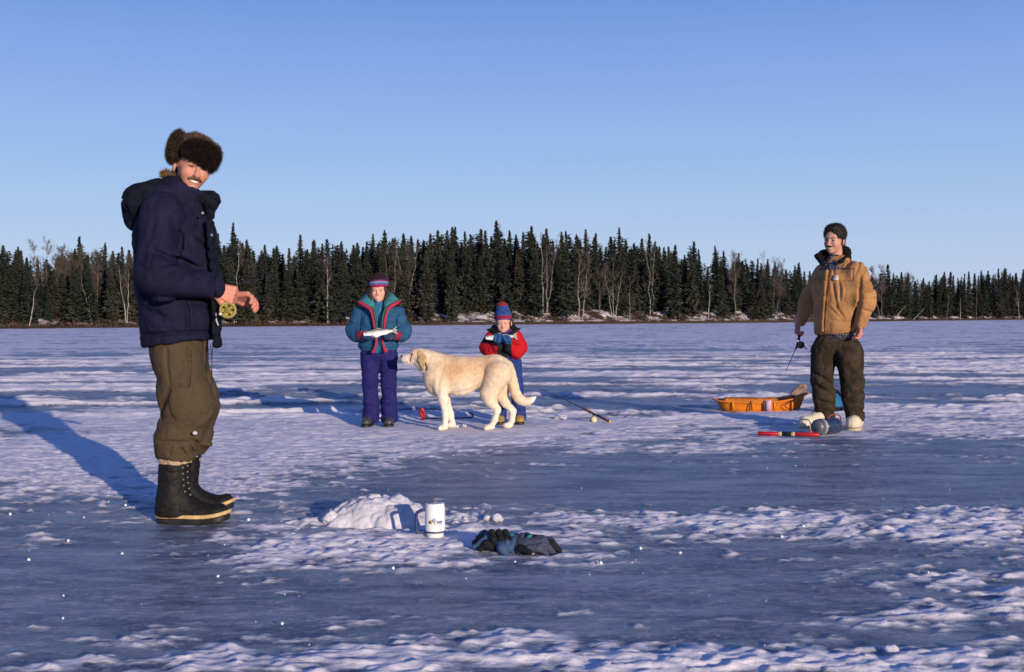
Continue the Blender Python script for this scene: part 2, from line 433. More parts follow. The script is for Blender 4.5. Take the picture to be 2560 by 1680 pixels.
def ice_fields(x, y):
    """snow cover 0..1 and height in metres of the lake surface"""
    d = np.maximum(y, 0.5)
    b = 0.25 + 0.13 * smooth(7, 11, d) + 0.14 * smooth(12, 16, d) + 0.16 * smooth(20, 34, d) + 0.14 * smooth(34, 60, d)
    for cx, cy, rx, ry, wg in PATCHES:
        q = ((x - cx) / rx) ** 2 + ((y - cy) / ry) ** 2
        b = b + wg * (0.72 * np.exp(-q * 0.8) + 0.28 * np.exp(-q * 0.28))
    big = fbm2(x * 0.33 + 3, y * 0.8, 5, 3)                       # drifts a few metres wide, lying across the view
    streak = fbm2(x * 0.55 + 0.35 * y, y * 1.7 - 0.1 * x, 21, 3)
    mid = fbm2(x * 1.9 + 0.6 * y, y * 3.2 - 0.5 * x, 33, 3)
    fine = fbm2(x * 4.6 + 1.6 * y, y * 11.5 - 1.2 * x, 47, 3)
    grit = fbm2(x * 18 + 3 * y, y * 34 - 2 * x, 53, 2)
    near = 1 - smooth(9, 14, d)
    close = 1 - smooth(6, 10, d)
    fine = fine * (1 - 0.75 * close) + 0.85 * close * fbm2(x * 8.5 + 2.2 * y, y * 18.0 - 1.6 * x, 57, 3)
    m = b + 0.30 * big * smooth(4, 10, d) + 0.12 * big + 0.42 * streak * smooth(8, 13, d) + 0.34 * mid + (0.72 * fine + 0.30 * grit) * near + (0.40 * fine + 0.15 * grit) * (1 - near)
    lx = x * 0.10 + 0.05 * y; ly = y * 0.62 + 0.10 * x
    rdg = np.maximum(1 - np.abs(fbm2(lx, ly, 101, 2)) * 9, 1 - np.abs(fbm2(lx * 1.3 + 40, ly * 1.25 - 0.22 * x, 111, 2)) * 10)
    rim = np.clip(fbm2(lx * 1.7 + 9, ly * 0.8, 131, 2), 0, 1) * smooth(24, 40, d)
    rdg = np.clip(rdg, 0, 1) * smooth(9.5, 12, d) * (1 - 0.6 * smooth(30, 60, d)) * np.clip(0.85 + 0.8 * streak, 0, 1)
    m = m + 0.85 * rdg - (0.26 + 0.12 * mid) * smooth(10.8, 12.5, d) * (1 - smooth(24, 44, d)) - 0.10 * rim
    cover = smooth(0.20, 0.95, m) * (1 - near) + smooth(0.16, 0.98, m) * near
    lump = 1 - np.abs(fbm2(x * 5.2 + 1.8 * y + 0.3 * fine, y * 13.0 - 1.4 * x, 61, 2) * (1 - close) + close * fbm2(x * 9.5 + 2.2 * y, y * 21.0 - 1.8 * x, 67, 2)) * 2.2   # wind-carved crust
    lump2 = fbm2(x * 15, y * 22, 71, 2)
    h = cover ** 1.4 * (0.006 + (0.015 - 0.004 * (1 - smooth(3.6, 5.5, d))) * np.clip(lump, 0, 1) * (0.35 + 0.65 * near) + 0.006 * lump2 * near)
    h = h + 0.046 * rdg * (0.6 + 0.8 * np.clip(fine + 0.4, 0, 1))
    h = h + 0.014 * smooth(0.35, 1.0, cover) * np.clip(streak * 1.5 + 0.3, 0, 1) * smooth(9, 13, d)
    h = h + 0.0035 * fbm2(x * 3, y * 4, 81, 3) + 0.0030 * fbm2(x * 17 + 2 * y, y * 26, 83, 3) * near
    # pressed flat where people, the dog and gear stand
    for cx, cy, r in STAND:
        q = np.exp(-(((x - cx) ** 2 + (y - cy) ** 2) / r ** 2)); h = h * (1 - 0.85 * q)
    return cover, h - 0.004
STAND = [(-1.55, 5.46, .35), (-1.21, 10.33, .4), (-.05, 10.45, .35), (2.75, 9.9, .5), (-.35, 9.96, .6), (2.4, 11.6, .6), (.85, 10.4, .3), (2.4, 9.3, .5), (-.34, 5.05, .1), (0.02, 4.75, .2), (-.78, 10.85, .3), (-.55, 10.85, .3), (-.38, 10.85, .2), (.55, 10.9, .3)]

rows = np.concatenate([np.linspace(-6, 2.2, 30), np.geomspace(2.3, 30, 900)[0:], np.geomspace(30.2, 330, 170)[1:], np.geomspace(360, 1500, 10)])
u = np.concatenate([-np.geomspace(6, 0.62, 40)[:-1], np.linspace(-0.62, 0.62, 760), np.geomspace(0.62, 6, 40)[1:]])
Y = np.repeat(rows[:, None], len(u), 1); X = u[None, :] * np.maximum(Y, 2.3 + (Y - 2.3) * -0.6)
cover, hz = ice_fields(X.ravel(), Y.ravel())
V = np.stack([X.ravel(), Y.ravel(), hz], 1)
nr, nc = len(rows), len(u)
ii = (np.arange(nr - 1)[:, None] * nc + np.arange(nc - 1)[None]).ravel()
F = np.stack([ii, ii + 1, ii + nc + 1, ii + nc], 1)

def ice_material():
    m = bpy.data.materials.new('lake_ice'); m.use_nodes = True; t = m.node_tree; b = t.nodes['Principled BSDF']; N = t.nodes.new; Lk = t.links.new
    at = N('ShaderNodeAttribute'); at.attribute_name = 'snow'
    tc = N('ShaderNodeTexCoord')
    def noi(scale, detail=4, vec=None, rough=0.6):
        n = N('ShaderNodeTexNoise'); n.inputs['Scale'].default_value = scale; n.inputs['Detail'].default_value = detail; n.inputs['Roughness'].default_value = rough
        Lk(vec or tc.outputs['Object'], n.inputs['Vector']); return n.outputs['Fac']
    mp = N('ShaderNodeMapping'); mp.inputs['Scale'].default_value = (0.6, 1.7, 1); mp.inputs['Rotation'].default_value = (0, 0, R(12)); Lk(tc.outputs['Object'], mp.inputs['Vector'])
    n1 = noi(24, 5, mp.outputs[0]); n2 = noi(150, 3); n3 = noi(3.2, 5, mp.outputs[0]); n4 = noi(60, 4, mp.outputs[0], 0.7)
    def math_(op, a, b=None, c=None):
        k = N('ShaderNodeMath'); k.operation = op
        for i, v in enumerate((a, b, c)):
            if v is None: continue
            if isinstance(v, (int, float)): k.inputs[i].default_value = v
            else: Lk(v, k.inputs[i])
        return k.outputs[0]
    def rng(v, a, b, c=0.0, d=1.0):
        k = N('ShaderNodeMapRange'); k.inputs[1].default_value = a; k.inputs[2].default_value = b; k.inputs[3].default_value = c; k.inputs[4].default_value = d; Lk(v, k.inputs[0]); return k.outputs[0]
    snow = math_('ADD', at.outputs['Fac'], math_('MULTIPLY', math_('SUBTRACT', n1, 0.5), 1.1))
    snow = math_('ADD', snow, math_('MULTIPLY', math_('SUBTRACT', n4, 0.5), 0.9))
    snow = rng(snow, 0.22, 0.86)
    n5 = noi(11, 5, mp.outputs[0], 0.65)
    mp2 = N('ShaderNodeMapping'); mp2.inputs['Scale'].default_value = (0.55, 2.2, 1); mp2.inputs['Rotation'].default_value = (0, 0, R(-8)); Lk(tc.outputs['Object'], mp2.inputs['Vector'])
    n6 = noi(1.6, 8, mp2.outputs[0], 0.78); n7 = noi(34, 4, mp.outputs[0], 0.75)
    frost2 = math_('MULTIPLY', rng(n6, 0.46, 0.66), rng(n7, 0.42, 0.64))
    # frost freckles and thin dusting on the bare ice
    frost = math_('MULTIPLY', rng(n4, 0.50, 0.70), rng(n5, 0.40, 0.62, 0.10, 1.0))
    fleck = rng(noi(55, 3, None, 0.55), 0.63, 0.72)
    def mix(f, a, b_):
        k = N('ShaderNodeMixRGB')
        Lk(f, k.inputs[0])
        for i, v in ((1, a), (2, b_)):
            if isinstance(v, tuple): k.inputs[i].default_value = (*v, 1)
            else: Lk(v, k.inputs[i])
        return k.outputs[0]
    icec = mix(rng(math_('ADD', math_('MULTIPLY', n3, 0.5), math_('MULTIPLY', n5, 0.5)), 0.43, 0.58), ICE_A, ICE_B)
    icec = mix(math_('MULTIPLY', frost2, 0.8), icec, (0.46, 0.46, 0.50))
    icec = mix(math_('MULTIPLY', frost, 0.9), icec, (0.42, 0.42, 0.46))
    icec = mix(math_('MULTIPLY', fleck, 0.7), icec, (0.6, 0.6, 0.63))
    snc = mix(rng(n1, 0.3, 0.7), SNOW_A, SNOW_B)
    Lk(mix(snow, icec, snc), b.inputs['Base Color'])
    Lk(math_('MAXIMUM', rng(snow, 0, 1, 0.28, 0.85), rng(n5, 0.42, 0.60, 0.28, 0.55)), b.inputs['Roughness'])
    Lk(rng(snow, 0, 1, 0.32, 0.12), b.inputs['Specular IOR Level'])
    bp = N('ShaderNodeBump'); bp.inputs['Strength'].default_value = 0.8; bp.inputs['Distance'].default_value = 0.010
    hgt = math_('ADD', math_('MULTIPLY', n1, 0.8), math_('ADD', math_('MULTIPLY', n4, 0.55), math_('MULTIPLY', n2, 0.25)))
    Lk(hgt, bp.inputs['Height']); Lk(bp.outputs[0], b.inputs['Normal'])
    return m
ICE_A, ICE_B = (0.038, 0.058, 0.105), (0.220, 0.250, 0.290)
SNOW_A, SNOW_B = (0.86, 0.78, 0.77), (0.60, 0.56, 0.58)
ice = obj('lake_ice', V, F, ice_material(), smooth=True, fl={'snow': cover}); tag(ice, kind='structure')

# ================================================================== THE FAR SHORE
SH_X = [-4000, -1500, 0, 500, 1000, 1500, 1800, 2000, 2200, 2560, 3600, 6000]
SH_D = [110, 122, 132, 148, 165, 182, 196, 210, 236, 300, 420, 500]
def shore(px): return np.interp(px, SH_X, SH_D)
BANK_X = [-4000, 0, 800, 1000, 1400, 1900, 2200, 2560, 6000]
BANK_H = [1.2, 1.1, 1.1, 1.9, 2.5, 2.2, 1.2, 1.0, 1.0]
def land_z(px, sdist):
    """height of the land, sdist metres behind the water's edge"""
    bh = np.interp(px, BANK_X, BANK_H)
    return bh * (0.26 * smooth(0, 0.4, sdist) + 0.74 * smooth(0.6, 8, sdist)) + 1.6 * smooth(10, 60, sdist)
pxs = np.concatenate([np.linspace(-4000, -320, 60), np.linspace(-300, 2900, 900), np.linspace(2920, 6000, 50)])
sd = np.concatenate([[-0.6], np.linspace(0, 1.2, 6), np.linspace(1.6, 12, 26), np.linspace(14, 90, 20), np.linspace(110, 700, 10)])
PX, SD = np.meshgrid(pxs, sd, indexing='ij')
edge = 0.9 * fbm2(PX * 0.02, PX * 0 + 3, 7, 4)
DD = shore(PX) + SD + edge
Z = land_z(PX, SD) + (SD > 0.2) * 0.35 * fbm2(PX * 0.045, SD * 0.5, 9, 3) * smooth(0, 3, SD)
Z = np.where(SD < 0, -0.3, Z)
V = np.stack([((PX - 1280) / FPX * DD).ravel(), DD.ravel(), Z.ravel()], 1)
nr, nc = PX.shape
ii = (np.arange(nr - 1)[:, None] * nc + np.arange(nc - 1)[None]).ravel()
F = np.stack([ii, ii + nc, ii + nc + 1, ii + 1], 1)
def bank_material():
    m = bpy.data.materials.new('shore_bank'); m.use_nodes = True; t = m.node_tree; b = t.nodes['Principled BSDF']; N = t.nodes.new; Lk = t.links.new
    tc = N('ShaderNodeTexCoord')
    n = N('ShaderNodeTexNoise'); n.inputs['Scale'].default_value = 0.35; n.inputs['Detail'].default_value = 6; n.inputs['Roughness'].default_value = 0.7
    n2 = N('ShaderNodeTexNoise'); n2.inputs['Scale'].default_value = 1.4; n2.inputs['Detail'].default_value = 5
    sp = N('ShaderNodeSeparateXYZ'); Lk(tc.outputs['Object'], sp.inputs[0])
    Lk(tc.outputs['Object'], n.inputs['Vector']); Lk(tc.outputs['Object'], n2.inputs['Vector'])
    g = N('ShaderNodeMixRGB'); g.inputs[1].default_value = (0.018, 0.013, 0.010, 1); g.inputs[2].default_value = (0.075, 0.048, 0.032, 1); Lk(n2.outputs['Fac'], g.inputs[0])
    k = N('ShaderNodeMapRange'); k.inputs[1].default_value = 0.485; k.inputs[2].default_value = 0.56; Lk(n.outputs['Fac'], k.inputs[0])
    hz_ = N('ShaderNodeMapRange'); hz_.inputs[1].default_value = 0.42; hz_.inputs[2].default_value = 0.62; Lk(sp.outputs['Z'], hz_.inputs[0])
    mu = N('ShaderNodeMath'); mu.operation = 'MULTIPLY'; Lk(k.outputs[0], mu.inputs[0]); Lk(hz_.outputs[0], mu.inputs[1])
    mx = N('ShaderNodeMixRGB'); Lk(mu.outputs[0], mx.inputs[0]); Lk(g.outputs[0], mx.inputs[1]); mx.inputs[2].default_value = (0.66, 0.58, 0.57, 1)
    Lk(mx.outputs[0], b.inputs['Base Color']); b.inputs['Roughness'].default_value = 0.95; b.inputs['Specular IOR Level'].default_value = 0.1
    return m
tag(obj('shore_bank', V, F, bank_material()), kind='structure')

# ---------------------------------------------------------------- spruces
rng = np.random.default_rng(11)
def spruce_crown(seed, whorls=42, Rr=0.085, low=0.03, nb=7, spr=6, ragged=0.5):
    """crown of a tree one unit tall: drooping sprays of needles"""
    g = np.random.default_rng(seed); V = []; 
    bulge = [g.random() * 0.5 + 0.75 for _ in range(whorls + 2)]
    for i in range(whorls):
        t = low + (1 - low) * (i + 0.4 * g.random()) / whorls
        L0 = Rr * min(1.0, (1 - t) ** 0.92 * 1.35) * (0.75 + 0.25 * bulge[i]) + 0.004
        if t < 0.25: L0 *= 0.7 + 1.2 * t
        for j in range(nb):
            if g.random() < 0.13: continue
            a = (j + g.random()) / nb * 2 * np.pi + i * 1.3
            L = L0 * (1 - ragged + 2 * ragged * g.random() ** 1.3)
            out = np.array([math.cos(a), math.sin(a), 0]); sidev = np.array([-out[1], out[0], 0])
            dr = (0.55 - 0.75 * t) + 0.2 * g.normal()
            for q in range(spr):
                f = (q + 0.3 + 0.5 * g.random()) / spr
                c = out * L * f + np.array([0, 0, t + 0.35 / whorls * g.normal() - dr * L * f * f]) + sidev * L * 0.22 * g.normal() * f
                ln = (0.019 + 0.014 * g.random()) * (1.15 - 0.68 * t); wd = ln * (0.40 + 0.25 * g.random())
                dv = out * 0.8 + sidev * g.normal() * 0.7 + np.array([0, 0, -0.35 - 0.5 * g.random()]); dv /= np.linalg.norm(dv)
                wv = np.cross(dv, g.normal(0, 1, 3)); wv /= np.linalg.norm(wv)
                V += [c - dv * ln * 0.5, c + wv * wd, c + dv * ln, c - wv * wd]
    # leader shoot
    for q in range(5):
        z = 0.975 + 0.006 * q; V += [(0.004, 0, z), (0, 0.004, z + 0.01), (-0.004, 0, z), (0, -0.004, z - 0.012)]
    V = np.array(V); return V, np.arange(len(V)).reshape(-1, 4)
needle = [mat('spruce_needles_%d' % i, c, 0.85, var=0.35, vscale=6, spec=0.1) for i, c in enumerate(((0.044, 0.050, 0.036), (0.032, 0.040, 0.031), (0.058, 0.056, 0.041)))]
bark = mat('spruce_bark', (0.055, 0.043, 0.036), 0.95, var=0.3, vscale=20)
tvar = []
for i in range(10):
    cv, cf = spruce_crown(100 + i, whorls=40 + i % 4 * 3, Rr=(0.07, 0.085, 0.1, 0.078, 0.09)[i % 5], low=(0.02, 0.05, 0.03, 0.10, 0.04)[i % 5], ragged=0.35 + 0.05 * (i % 4))
    cm = make_mesh('spruce_crown', cv, cf, needle[i % 3], smooth=False)
    tv, tf = tube([(0, 0, -0.02), (0.003, 0, 0.3), (-0.002, 0.002, 0.65), (0, 0, 0.985)], [0.011, 0.0085, 0.005, 0.0015], 6)
    tvar.append((cm, make_mesh('spruce_trunk', tv, tf, bark)))
REGION = [(-400, 330, 'left of the fur hat man', 'left edge spruces'), (330, 880, 'between fur hat man and girl', 'spruces between fur hat man and girl'),
          (880, 1250, 'between the girl and the boy', 'spruces between girl and boy'), (1250, 1640, 'just right of the boy', 'spruces right of the boy'),
          (1640, 1990, 'above the orange sled', 'spruces above the sled'), (1990, 2210, 'behind the tan coat man', 'spruces behind the tan coat man'), (2210, 9999, 'right of the tan coat man', 'right edge spruces')]
tree_count = [0]; ORDER = {}
def spruce(px, sdist, ptop=None, H=None, wmul=1.0, label=None, kind_=''):
    d = float(shore(px)) + sdist; z0 = float(land_z(px, sdist)) - 0.1; x = (px - 1280) / FPX * d
    if H is None: H = CAMZ + (yh(px) - ptop) / FPX * d - z0
    i = tree_count[0]; tree_count[0] += 1
    cm, tm = tvar[(i * 7 + int(px)) % 10]
    wd = H * 0.75 + 5.5 if H > 5 else H * 1.2
    o = empty('spruce_tree', (x, d, z0)); o.scale = (wd * wmul, wd * wmul, H); o.rotation_euler = (R(rng.normal(0, 1)), R(rng.normal(0, 1)), rng.random() * 6.28)
    for nm, me in (('crown', cm), ('trunk', tm)):
        c = bpy.data.objects.new(nm, me); C.objects.link(c); c.parent = o
    for a, b_, tx, gr in REGION:
        if a <= px < b_:
            tag(o, label or 'x', 'tree', None if label else kind_ + ' ' + gr)
            if not label: ORDER.setdefault((kind_, tx), []).append((px, o))
            break
    return o
k1 = 0.3614
SPIRES = [(c * k1, 540 + y * k1) for c, y in ((10, 250), (48, 205), (137, 212), (160, 235), (205, 290), (260, 300), (330, 290), (450, 260), (520, 230), (565, 150), (610, 265), (725, 185), (780, 240), (812, 255), (860, 220), (905, 245), (960, 200), (1515, 120), (1573, 210), (1628, 55), (1685, 190), (1730, 160), (1760, 240), (1807, 235), (1852, 200), (1905, 215), (1925, 195), (1970, 260), (2000, 225), (2040, 270), (2083, 130), (2125, 235), (2165, 180), (2190, 175), (2235, 190), (2268, 160), (2340, 195), (2370, 180))]
SPIRES += [(850 + c * k1, 540 + y * k1) for c, y in ((22, 180), (88, 195), (122, 185), (160, 220), (195, 180), (235, 120), (280, 170), (318, 105), (370, 165), (388, 150), (435, 125), (500, 140), (545, 165), (580, 165), (625, 130), (685, 100), (738, 100), (770, 90), (800, 70), (855, 180), (890, 110), (928, 120), (975, 80), (1010, 100), (1045, 140), (1093, 30), (1150, 150), (1180, 95), (1215, 125), (1262, 110), (1330, 75), (1355, 140), (1395, 130), (1443, 85), (1478, 165), (1535, 110), (1583, 110), (1645, 120), (1697, 95), (1745, 155), (1772, 120), (1830, 210), (1865, 140), (1880, 150), (1940, 75), (1990, 165), (2045, 185), (2095, 160), (2145, 125), (2170, 165), (2205, 205), (2240, 210), (2275, 215), (2310, 200), (2370, 290))]
SPIRES += [(1700 + c * k1, 540 + y * k1) for c, y in ((35, 260), (82, 175), (137, 235), (190, 345), (255, 210), (308, 235), (350, 330), (405, 260), (530, 300), (560, 330), (615, 295), (660, 310), (735, 360), (800, 340), (825, 325), (865, 370), (905, 385), (1340, 400), (1445, 325), (1470, 390), (1540, 390), (1585, 390), (1680, 420), (1725, 440), (1765, 400), (1800, 420), (1827, 385), (1862, 390), (1890, 410), (1930, 420), (1958, 400), (2000, 385), (2040, 400), (2065, 415), (2092, 375), (2125, 375), (2160, 410), (2205, 360), (2235, 365), (2255, 370), (2285, 390), (2310, 395), (2330, 390), (2370, 370))]
SPECIAL = {1093 * k1 + 850: 'tallest ragged spruce, rising above the forest straight over the boy', 1628 * k1: 'tall bushy spruce standing out right of the fur hat man\'s chest', 2083 * k1: 'slim spruce with a thin bare tip, highest between fur hat man and girl',
           565 * k1: 'lone sharp spruce tip, highest left of the fur hat man', 82 * k1 + 1700: 'tall dense spruce at the end of the high forest, above the sled', 1445 * k1 + 1700: 'tall spruce just right of the tan coat man\'s shoulder'}
for px, pt in SPIRES:
    sp_l = [v for k_, v in SPECIAL.items() if abs(k_ - px) < 0.1]
    spruce(px, 6 + 16 * rng.random(), ptop=pt + rng.normal(0, 2), wmul=0.85 + 0.35 * rng.random(), label=sp_l[0] if sp_l else None, kind_='tall skyline')
prof_x = [p for p, _ in sorted(SPIRES)]; prof_y = [y for _, y in sorted(SPIRES)]
n_fill = 0
for px in np.concatenate([np.arange(-40, 2600, 17.5)]):
    p = px + rng.normal(0, 8); pt = np.interp(p, prof_x, prof_y)
    fr = 0.60 + 0.36 * rng.random()
    yb = yh(p) + 8
    spruce(p, (2.0 if p < 850 or p > 2150 else (1.0 if rng.random() < .3 else 5.0)) + (6 if p < 850 or p > 2150 else 4) * rng.random(), ptop=yb - (yb - pt) * fr, wmul=0.95 + 0.4 * rng.random(), kind_='lower front-row')
NTH = ['first', 'second', 'third', 'fourth', 'fifth', 'sixth', 'seventh', 'eighth', 'ninth', 'tenth', 'eleventh', 'twelfth', 'thirteenth', 'fourteenth', 'fifteenth', 'sixteenth', 'seventeenth', 'eighteenth', 'nineteenth', 'twentieth']
NTH += ['twenty-' + q for q in NTH[:9]] + ['thirtieth'] + ['thirty-' + q for q in NTH[:9]]
for (kd, tx), lst in ORDER.items():
    lst.sort(key=lambda q: q[0])
    for k_, (_, o) in enumerate(lst): o['label'] = '%s spruce, %s from left %s' % (kd, NTH[k_], tx)
# the deep wood behind: one dark mass of many spruces
lv, lf = spruce_crown(77, whorls=20, Rr=0.10, nb=6, spr=4, ragged=0.3)
lv = lv * np.array([2.0, 2.0, 1.0]) 
DV = []; DF = []; nv = 0
for i in range(820):
    px = rng.uniform(-2600, 5200) if i < 220 else rng.uniform(-150, 2700)
    inside = -60 < px < 2620
    sdist = rng.uniform(18, 46) if inside else rng.uniform(2, 40)
    d = float(shore(px)) + sdist; z0 = float(land_z(px, sdist)) - 0.1; x = (px - 1280) / FPX * d
    pt = np.interp(px, prof_x, prof_y); H = (CAMZ + (yh(px) - pt) / FPX * d - z0) * rng.uniform(0.76, 0.96)
    wd = H * 0.75 + 5; a = rng.random() * 6.28; ca, sa = math.cos(a), math.sin(a)
    q = lv * np.array([wd, wd, H]); q = np.stack([q[:, 0] * ca - q[:, 1] * sa + x, q[:, 0] * sa + q[:, 1] * ca + d, q[:, 2] + z0], 1)
    DV.append(q); DF.append(lf + nv); nv += len(q)
wood = obj('forest', np.concatenate(DV), np.concatenate(DF), needle[1], smooth=False)
tag(wood, 'dense dark spruce wood filling in behind the front trees', 'forest', kind='stuff')

# ---------------------------------------------------------------- birches and bare brush
white_bark = mat('birch_bark', (0.42, 0.37, 0.33), 0.8, var=0.4, vscale=4)
grey_bark = mat('aspen_bark', (0.19, 0.155, 0.135), 0.9, var=0.3, vscale=4)
twig_m = mat('twig', (0.085, 0.064, 0.054), 0.95, var=0.2, vscale=3)
def strand(p, d, L, r0, r1, g, n=4, bend=0.12, up=0.1):
    pts = [p]; rr = [r0]
    for k in range(n):
        d = d + g.normal(0, bend, 3) + np.array([0, 0, up]); d = d / np.linalg.norm(d)
        pts.append(pts[-1] + d * L / n); rr.append(r0 + (r1 - r0) * (k + 1) / n)
    return np.array(pts), np.array(rr), d
TF = {}
def tube_v(pts, rads, n):
    pts = np.asarray(pts, float); T = np.gradient(pts, axis=0); T /= np.linalg.norm(T, axis=1)[:, None] + 1e-12
    up = np.array([0.31, 0.93, 0.2]); X = np.cross(up, T); X /= np.linalg.norm(X, axis=1)[:, None] + 1e-9; Y = np.cross(T, X)
    a = np.arange(n) / n * 2 * np.pi
    return (pts[:, None] + np.asarray(rads)[:, None, None] * (np.cos(a)[None, :, None] * X[:, None] + np.sin(a)[None, :, None] * Y[:, None])).reshape(-1, 3)
class Acc:
    def __init__(self): self.V = []; self.F = []; self.n = 0
    def tube(self, pts, rr, n=4):
        v = tube_v(pts, rr, n); k = (len(pts), n)
        if k not in TF: TF[k] = np.array([(i * n + j, i * n + (j + 1) % n, (i + 1) * n + (j + 1) % n, (i + 1) * n + j) for i in range(k[0] - 1) for j in range(n)])
        self.V.append(v); self.F.append(TF[k] + self.n); self.n += len(v)
def birch(px, py_top, px_b, sdist, label, white=True, stems=1, spread=1.0, r=0.11, lean=None, seed=0, bushy=1.0, name='birch_tree', trunk_to=0.75):
    g = np.random.default_rng(seed + 500); d = float(shore(px_b)) + sdist; z0 = float(land_z(px_b, sdist)) - 0.1
    b = np.array([(px_b - 1280) / FPX * d, d, z0]); top = np.array([(px - 1280) / FPX * d, d, CAMZ + (yh(px) - py_top) / FPX * d])
    o = empty(name, b, label, 'tree'); T = Acc(); W = Acc(); H = np.linalg.norm(top - b)
    for st in range(stems):
        off = np.array([g.normal(0, 0.25), g.normal(0, 0.25), 0]) * (stems > 1)
        tp = top + np.array([(st - (stems - 1) / 2) * 0.16 * H * spread, g.normal(0, 0.08) * H, -abs(g.normal(0, 0.06)) * H * (stems > 1)])
        n = 9; pts = []; wob = g.normal(0, 0.009 * H, (n + 1, 3)); wob[0] = 0
        for k in range(n + 1): pts.append((b + off) + (tp - b - off) * k / n + wob[k] * (0.4 if k < 2 else 1) + np.array([0, 0, 0]))
        rr = np.linspace(r, r * 0.10, n + 1) * 0.85 * (1 if st == 0 else 0.8)
        T.tube(pts, rr, 6)
        for k in range(int(22 * bushy)):
            f = 0.28 + 0.7 * g.random(); i = min(int(f * n), n - 1); p = pts[i] + (pts[i + 1] - pts[i]) * (f * n - i)
            a = g.random() * 6.28; dirv = np.array([math.cos(a), math.sin(a), 0.75 + 0.5 * g.random()]) * np.array([1, 1, 1]); dirv /= np.linalg.norm(dirv)
            L = H * (0.12 + 0.16 * g.random()) * (1.2 - f * 0.75) * spread * 0.82
            br, rb, dd = strand(p, dirv, L, r * 0.28 * (1.1 - f * 0.6), 0.010, g)
            (T if (g.random() < 0.28 and f < trunk_to) else W).tube(br, rb, 4)
            for q in range(int(7 * bushy)):
                f2 = 0.25 + 0.75 * g.random(); j = min(int(f2 * 4), 3); p2 = br[j] + (br[j + 1] - br[j]) * (f2 * 4 - j)
                d2 = dd + g.normal(0, 0.6, 3); d2[2] += 0.25; d2 /= np.linalg.norm(d2)
                tw, rt, d3 = strand(p2, d2, L * (0.35 + 0.35 * g.random()), 0.012 if white else 0.017, 0.007, g, 3, 0.18, 0.06)
                W.tube(tw, rt, 3)
                for q2 in range(2):
                    d4 = d3 + g.normal(0, 0.6, 3); d4 /= np.linalg.norm(d4)
                    tw2, rt2, _ = strand(tw[2], d4, L * 0.22, 0.010, 0.006, g, 2, 0.2, 0.03); W.tube(tw2, rt2, 3)
    obj('trunk', np.concatenate(T.V), np.concatenate(T.F), white_bark if white else grey_bark, o)
    obj('crown', np.concatenate(W.V), np.concatenate(W.F), twig_m, o, smooth=False)
    return o
A1 = lambda c, y: (c * k1, 540 + y * k1)
def B(off, ctop, ytop, cbase, sdist, label, **kw): return birch(off + ctop * k1, 540 + ytop * k1, off + cbase * k1, sdist, label, **kw)
B(0, 262, 470, 203, 0.6, 'white birch stem leaning right over the ice near the left edge', bushy=0.35, r=0.10, seed=1)
B(0, 560, 400, 640, 3, 'thin pale dead stem leaning left, left of the fur hat man', bushy=0.25, r=0.06, seed=2)
B(0, 870, 330, 880, 3, 'crooked pale birch half hidden by the fur hat man\'s back', bushy=0.8, r=0.10, stems=2, seed=3)
B(0, 1640, 170, 1636, 4, 'tall white birch before the bushy spruce, right of the fur hat man', bushy=0.7, r=0.10, seed=4, trunk_to=.5)
B(0, 1600, 330, 1622, 3.5, 'thin white birch, left one of the pair by the bushy spruce', bushy=0.4, r=0.06, seed=5)
B(0, 2262, 290, 2268, 1.4, 'white birch with spreading pale limbs, left of the girl\'s shoulder', bushy=1.0, r=0.13, seed=6, spread=1.15, trunk_to=.9)
B(850, 350, 150, 345, 3, 'thin white birch rising right behind the girl\'s hat', bushy=0.8, r=0.075, stems=2, seed=7)
B(850, 470, 170, 455, 3, 'clump of white birch stems just right of the girl', bushy=0.9, r=0.085, stems=3, seed=8, trunk_to=.6)
B(850, 1398, 110, 1405, 3, 'tall straight white birch right of the boy\'s hat', bushy=0.9, r=0.13, seed=9, trunk_to=.5)
B(850, 1460, 200, 1425, 3.4, 'forked white birch beside the tall straight one', bushy=0.6, r=0.085, stems=2, seed=10, spread=.7)
B(850, 1690, 230, 1658, 1.2, 'wide spreading white birch in front, right of the boy', bushy=1.2, r=0.12, stems=2, seed=11, spread=1.0, trunk_to=.85)
B(850, 1860, 290, 1885, 2.2, 'slim white birch with a bent stem, right of the spreading birch', bushy=0.8, r=0.08, stems=2, seed=12)
B(850, 1955, 360, 1905, 2, 'white birch leaning right, second from the spreading birch', bushy=0.7, r=0.075, seed=13)
B(850, 2008, 420, 2005, 1.6, 'thin straight grey birch on the snowy bank above the fishing rod', bushy=0.6, r=0.05, seed=14)
B(850, 2150, 140, 2150, 4, 'tall birch with pale upper forks over the snowy bank', bushy=0.7, r=0.08, stems=2, seed=15, spread=.7)
B(1700, 205, 420, 198, 1.4, 'white birch with a bright lower trunk, left of the sled', bushy=0.7, r=0.10, seed=16)
B(1700, 388, 235, 385, 2, 'tall grey bare tree directly above the sled', white=False, bushy=1.6, r=0.14, seed=17, name='bare_tree')
B(1700, 690, 280, 660, 4, 'grey bare tree with a feathery crown left of the tan coat man', white=False, bushy=1.5, r=0.09, stems=2, seed=18, name='bare_tree')
B(1700, 590, 270, 600, 6, 'wispy bare tree top left of the feathery one', white=False, bushy=1.2, r=0.08, seed=19, name='bare_tree')
B(1700, 1562, 615, 1480, 0.5, 'white birch log leaning steeply over the ice right of the tan coat man', bushy=0.12, r=0.13, seed=20)
B(1700, 1692, 630, 1610, 0.5, 'second white birch leaning over the ice, farther right', bushy=0.12, r=0.12, seed=21)
B(1700, 1650, 480, 1640, 3, 'bare grey tree between the two leaning birches', white=False, bushy=1.0, r=0.08, seed=22, name='bare_tree')
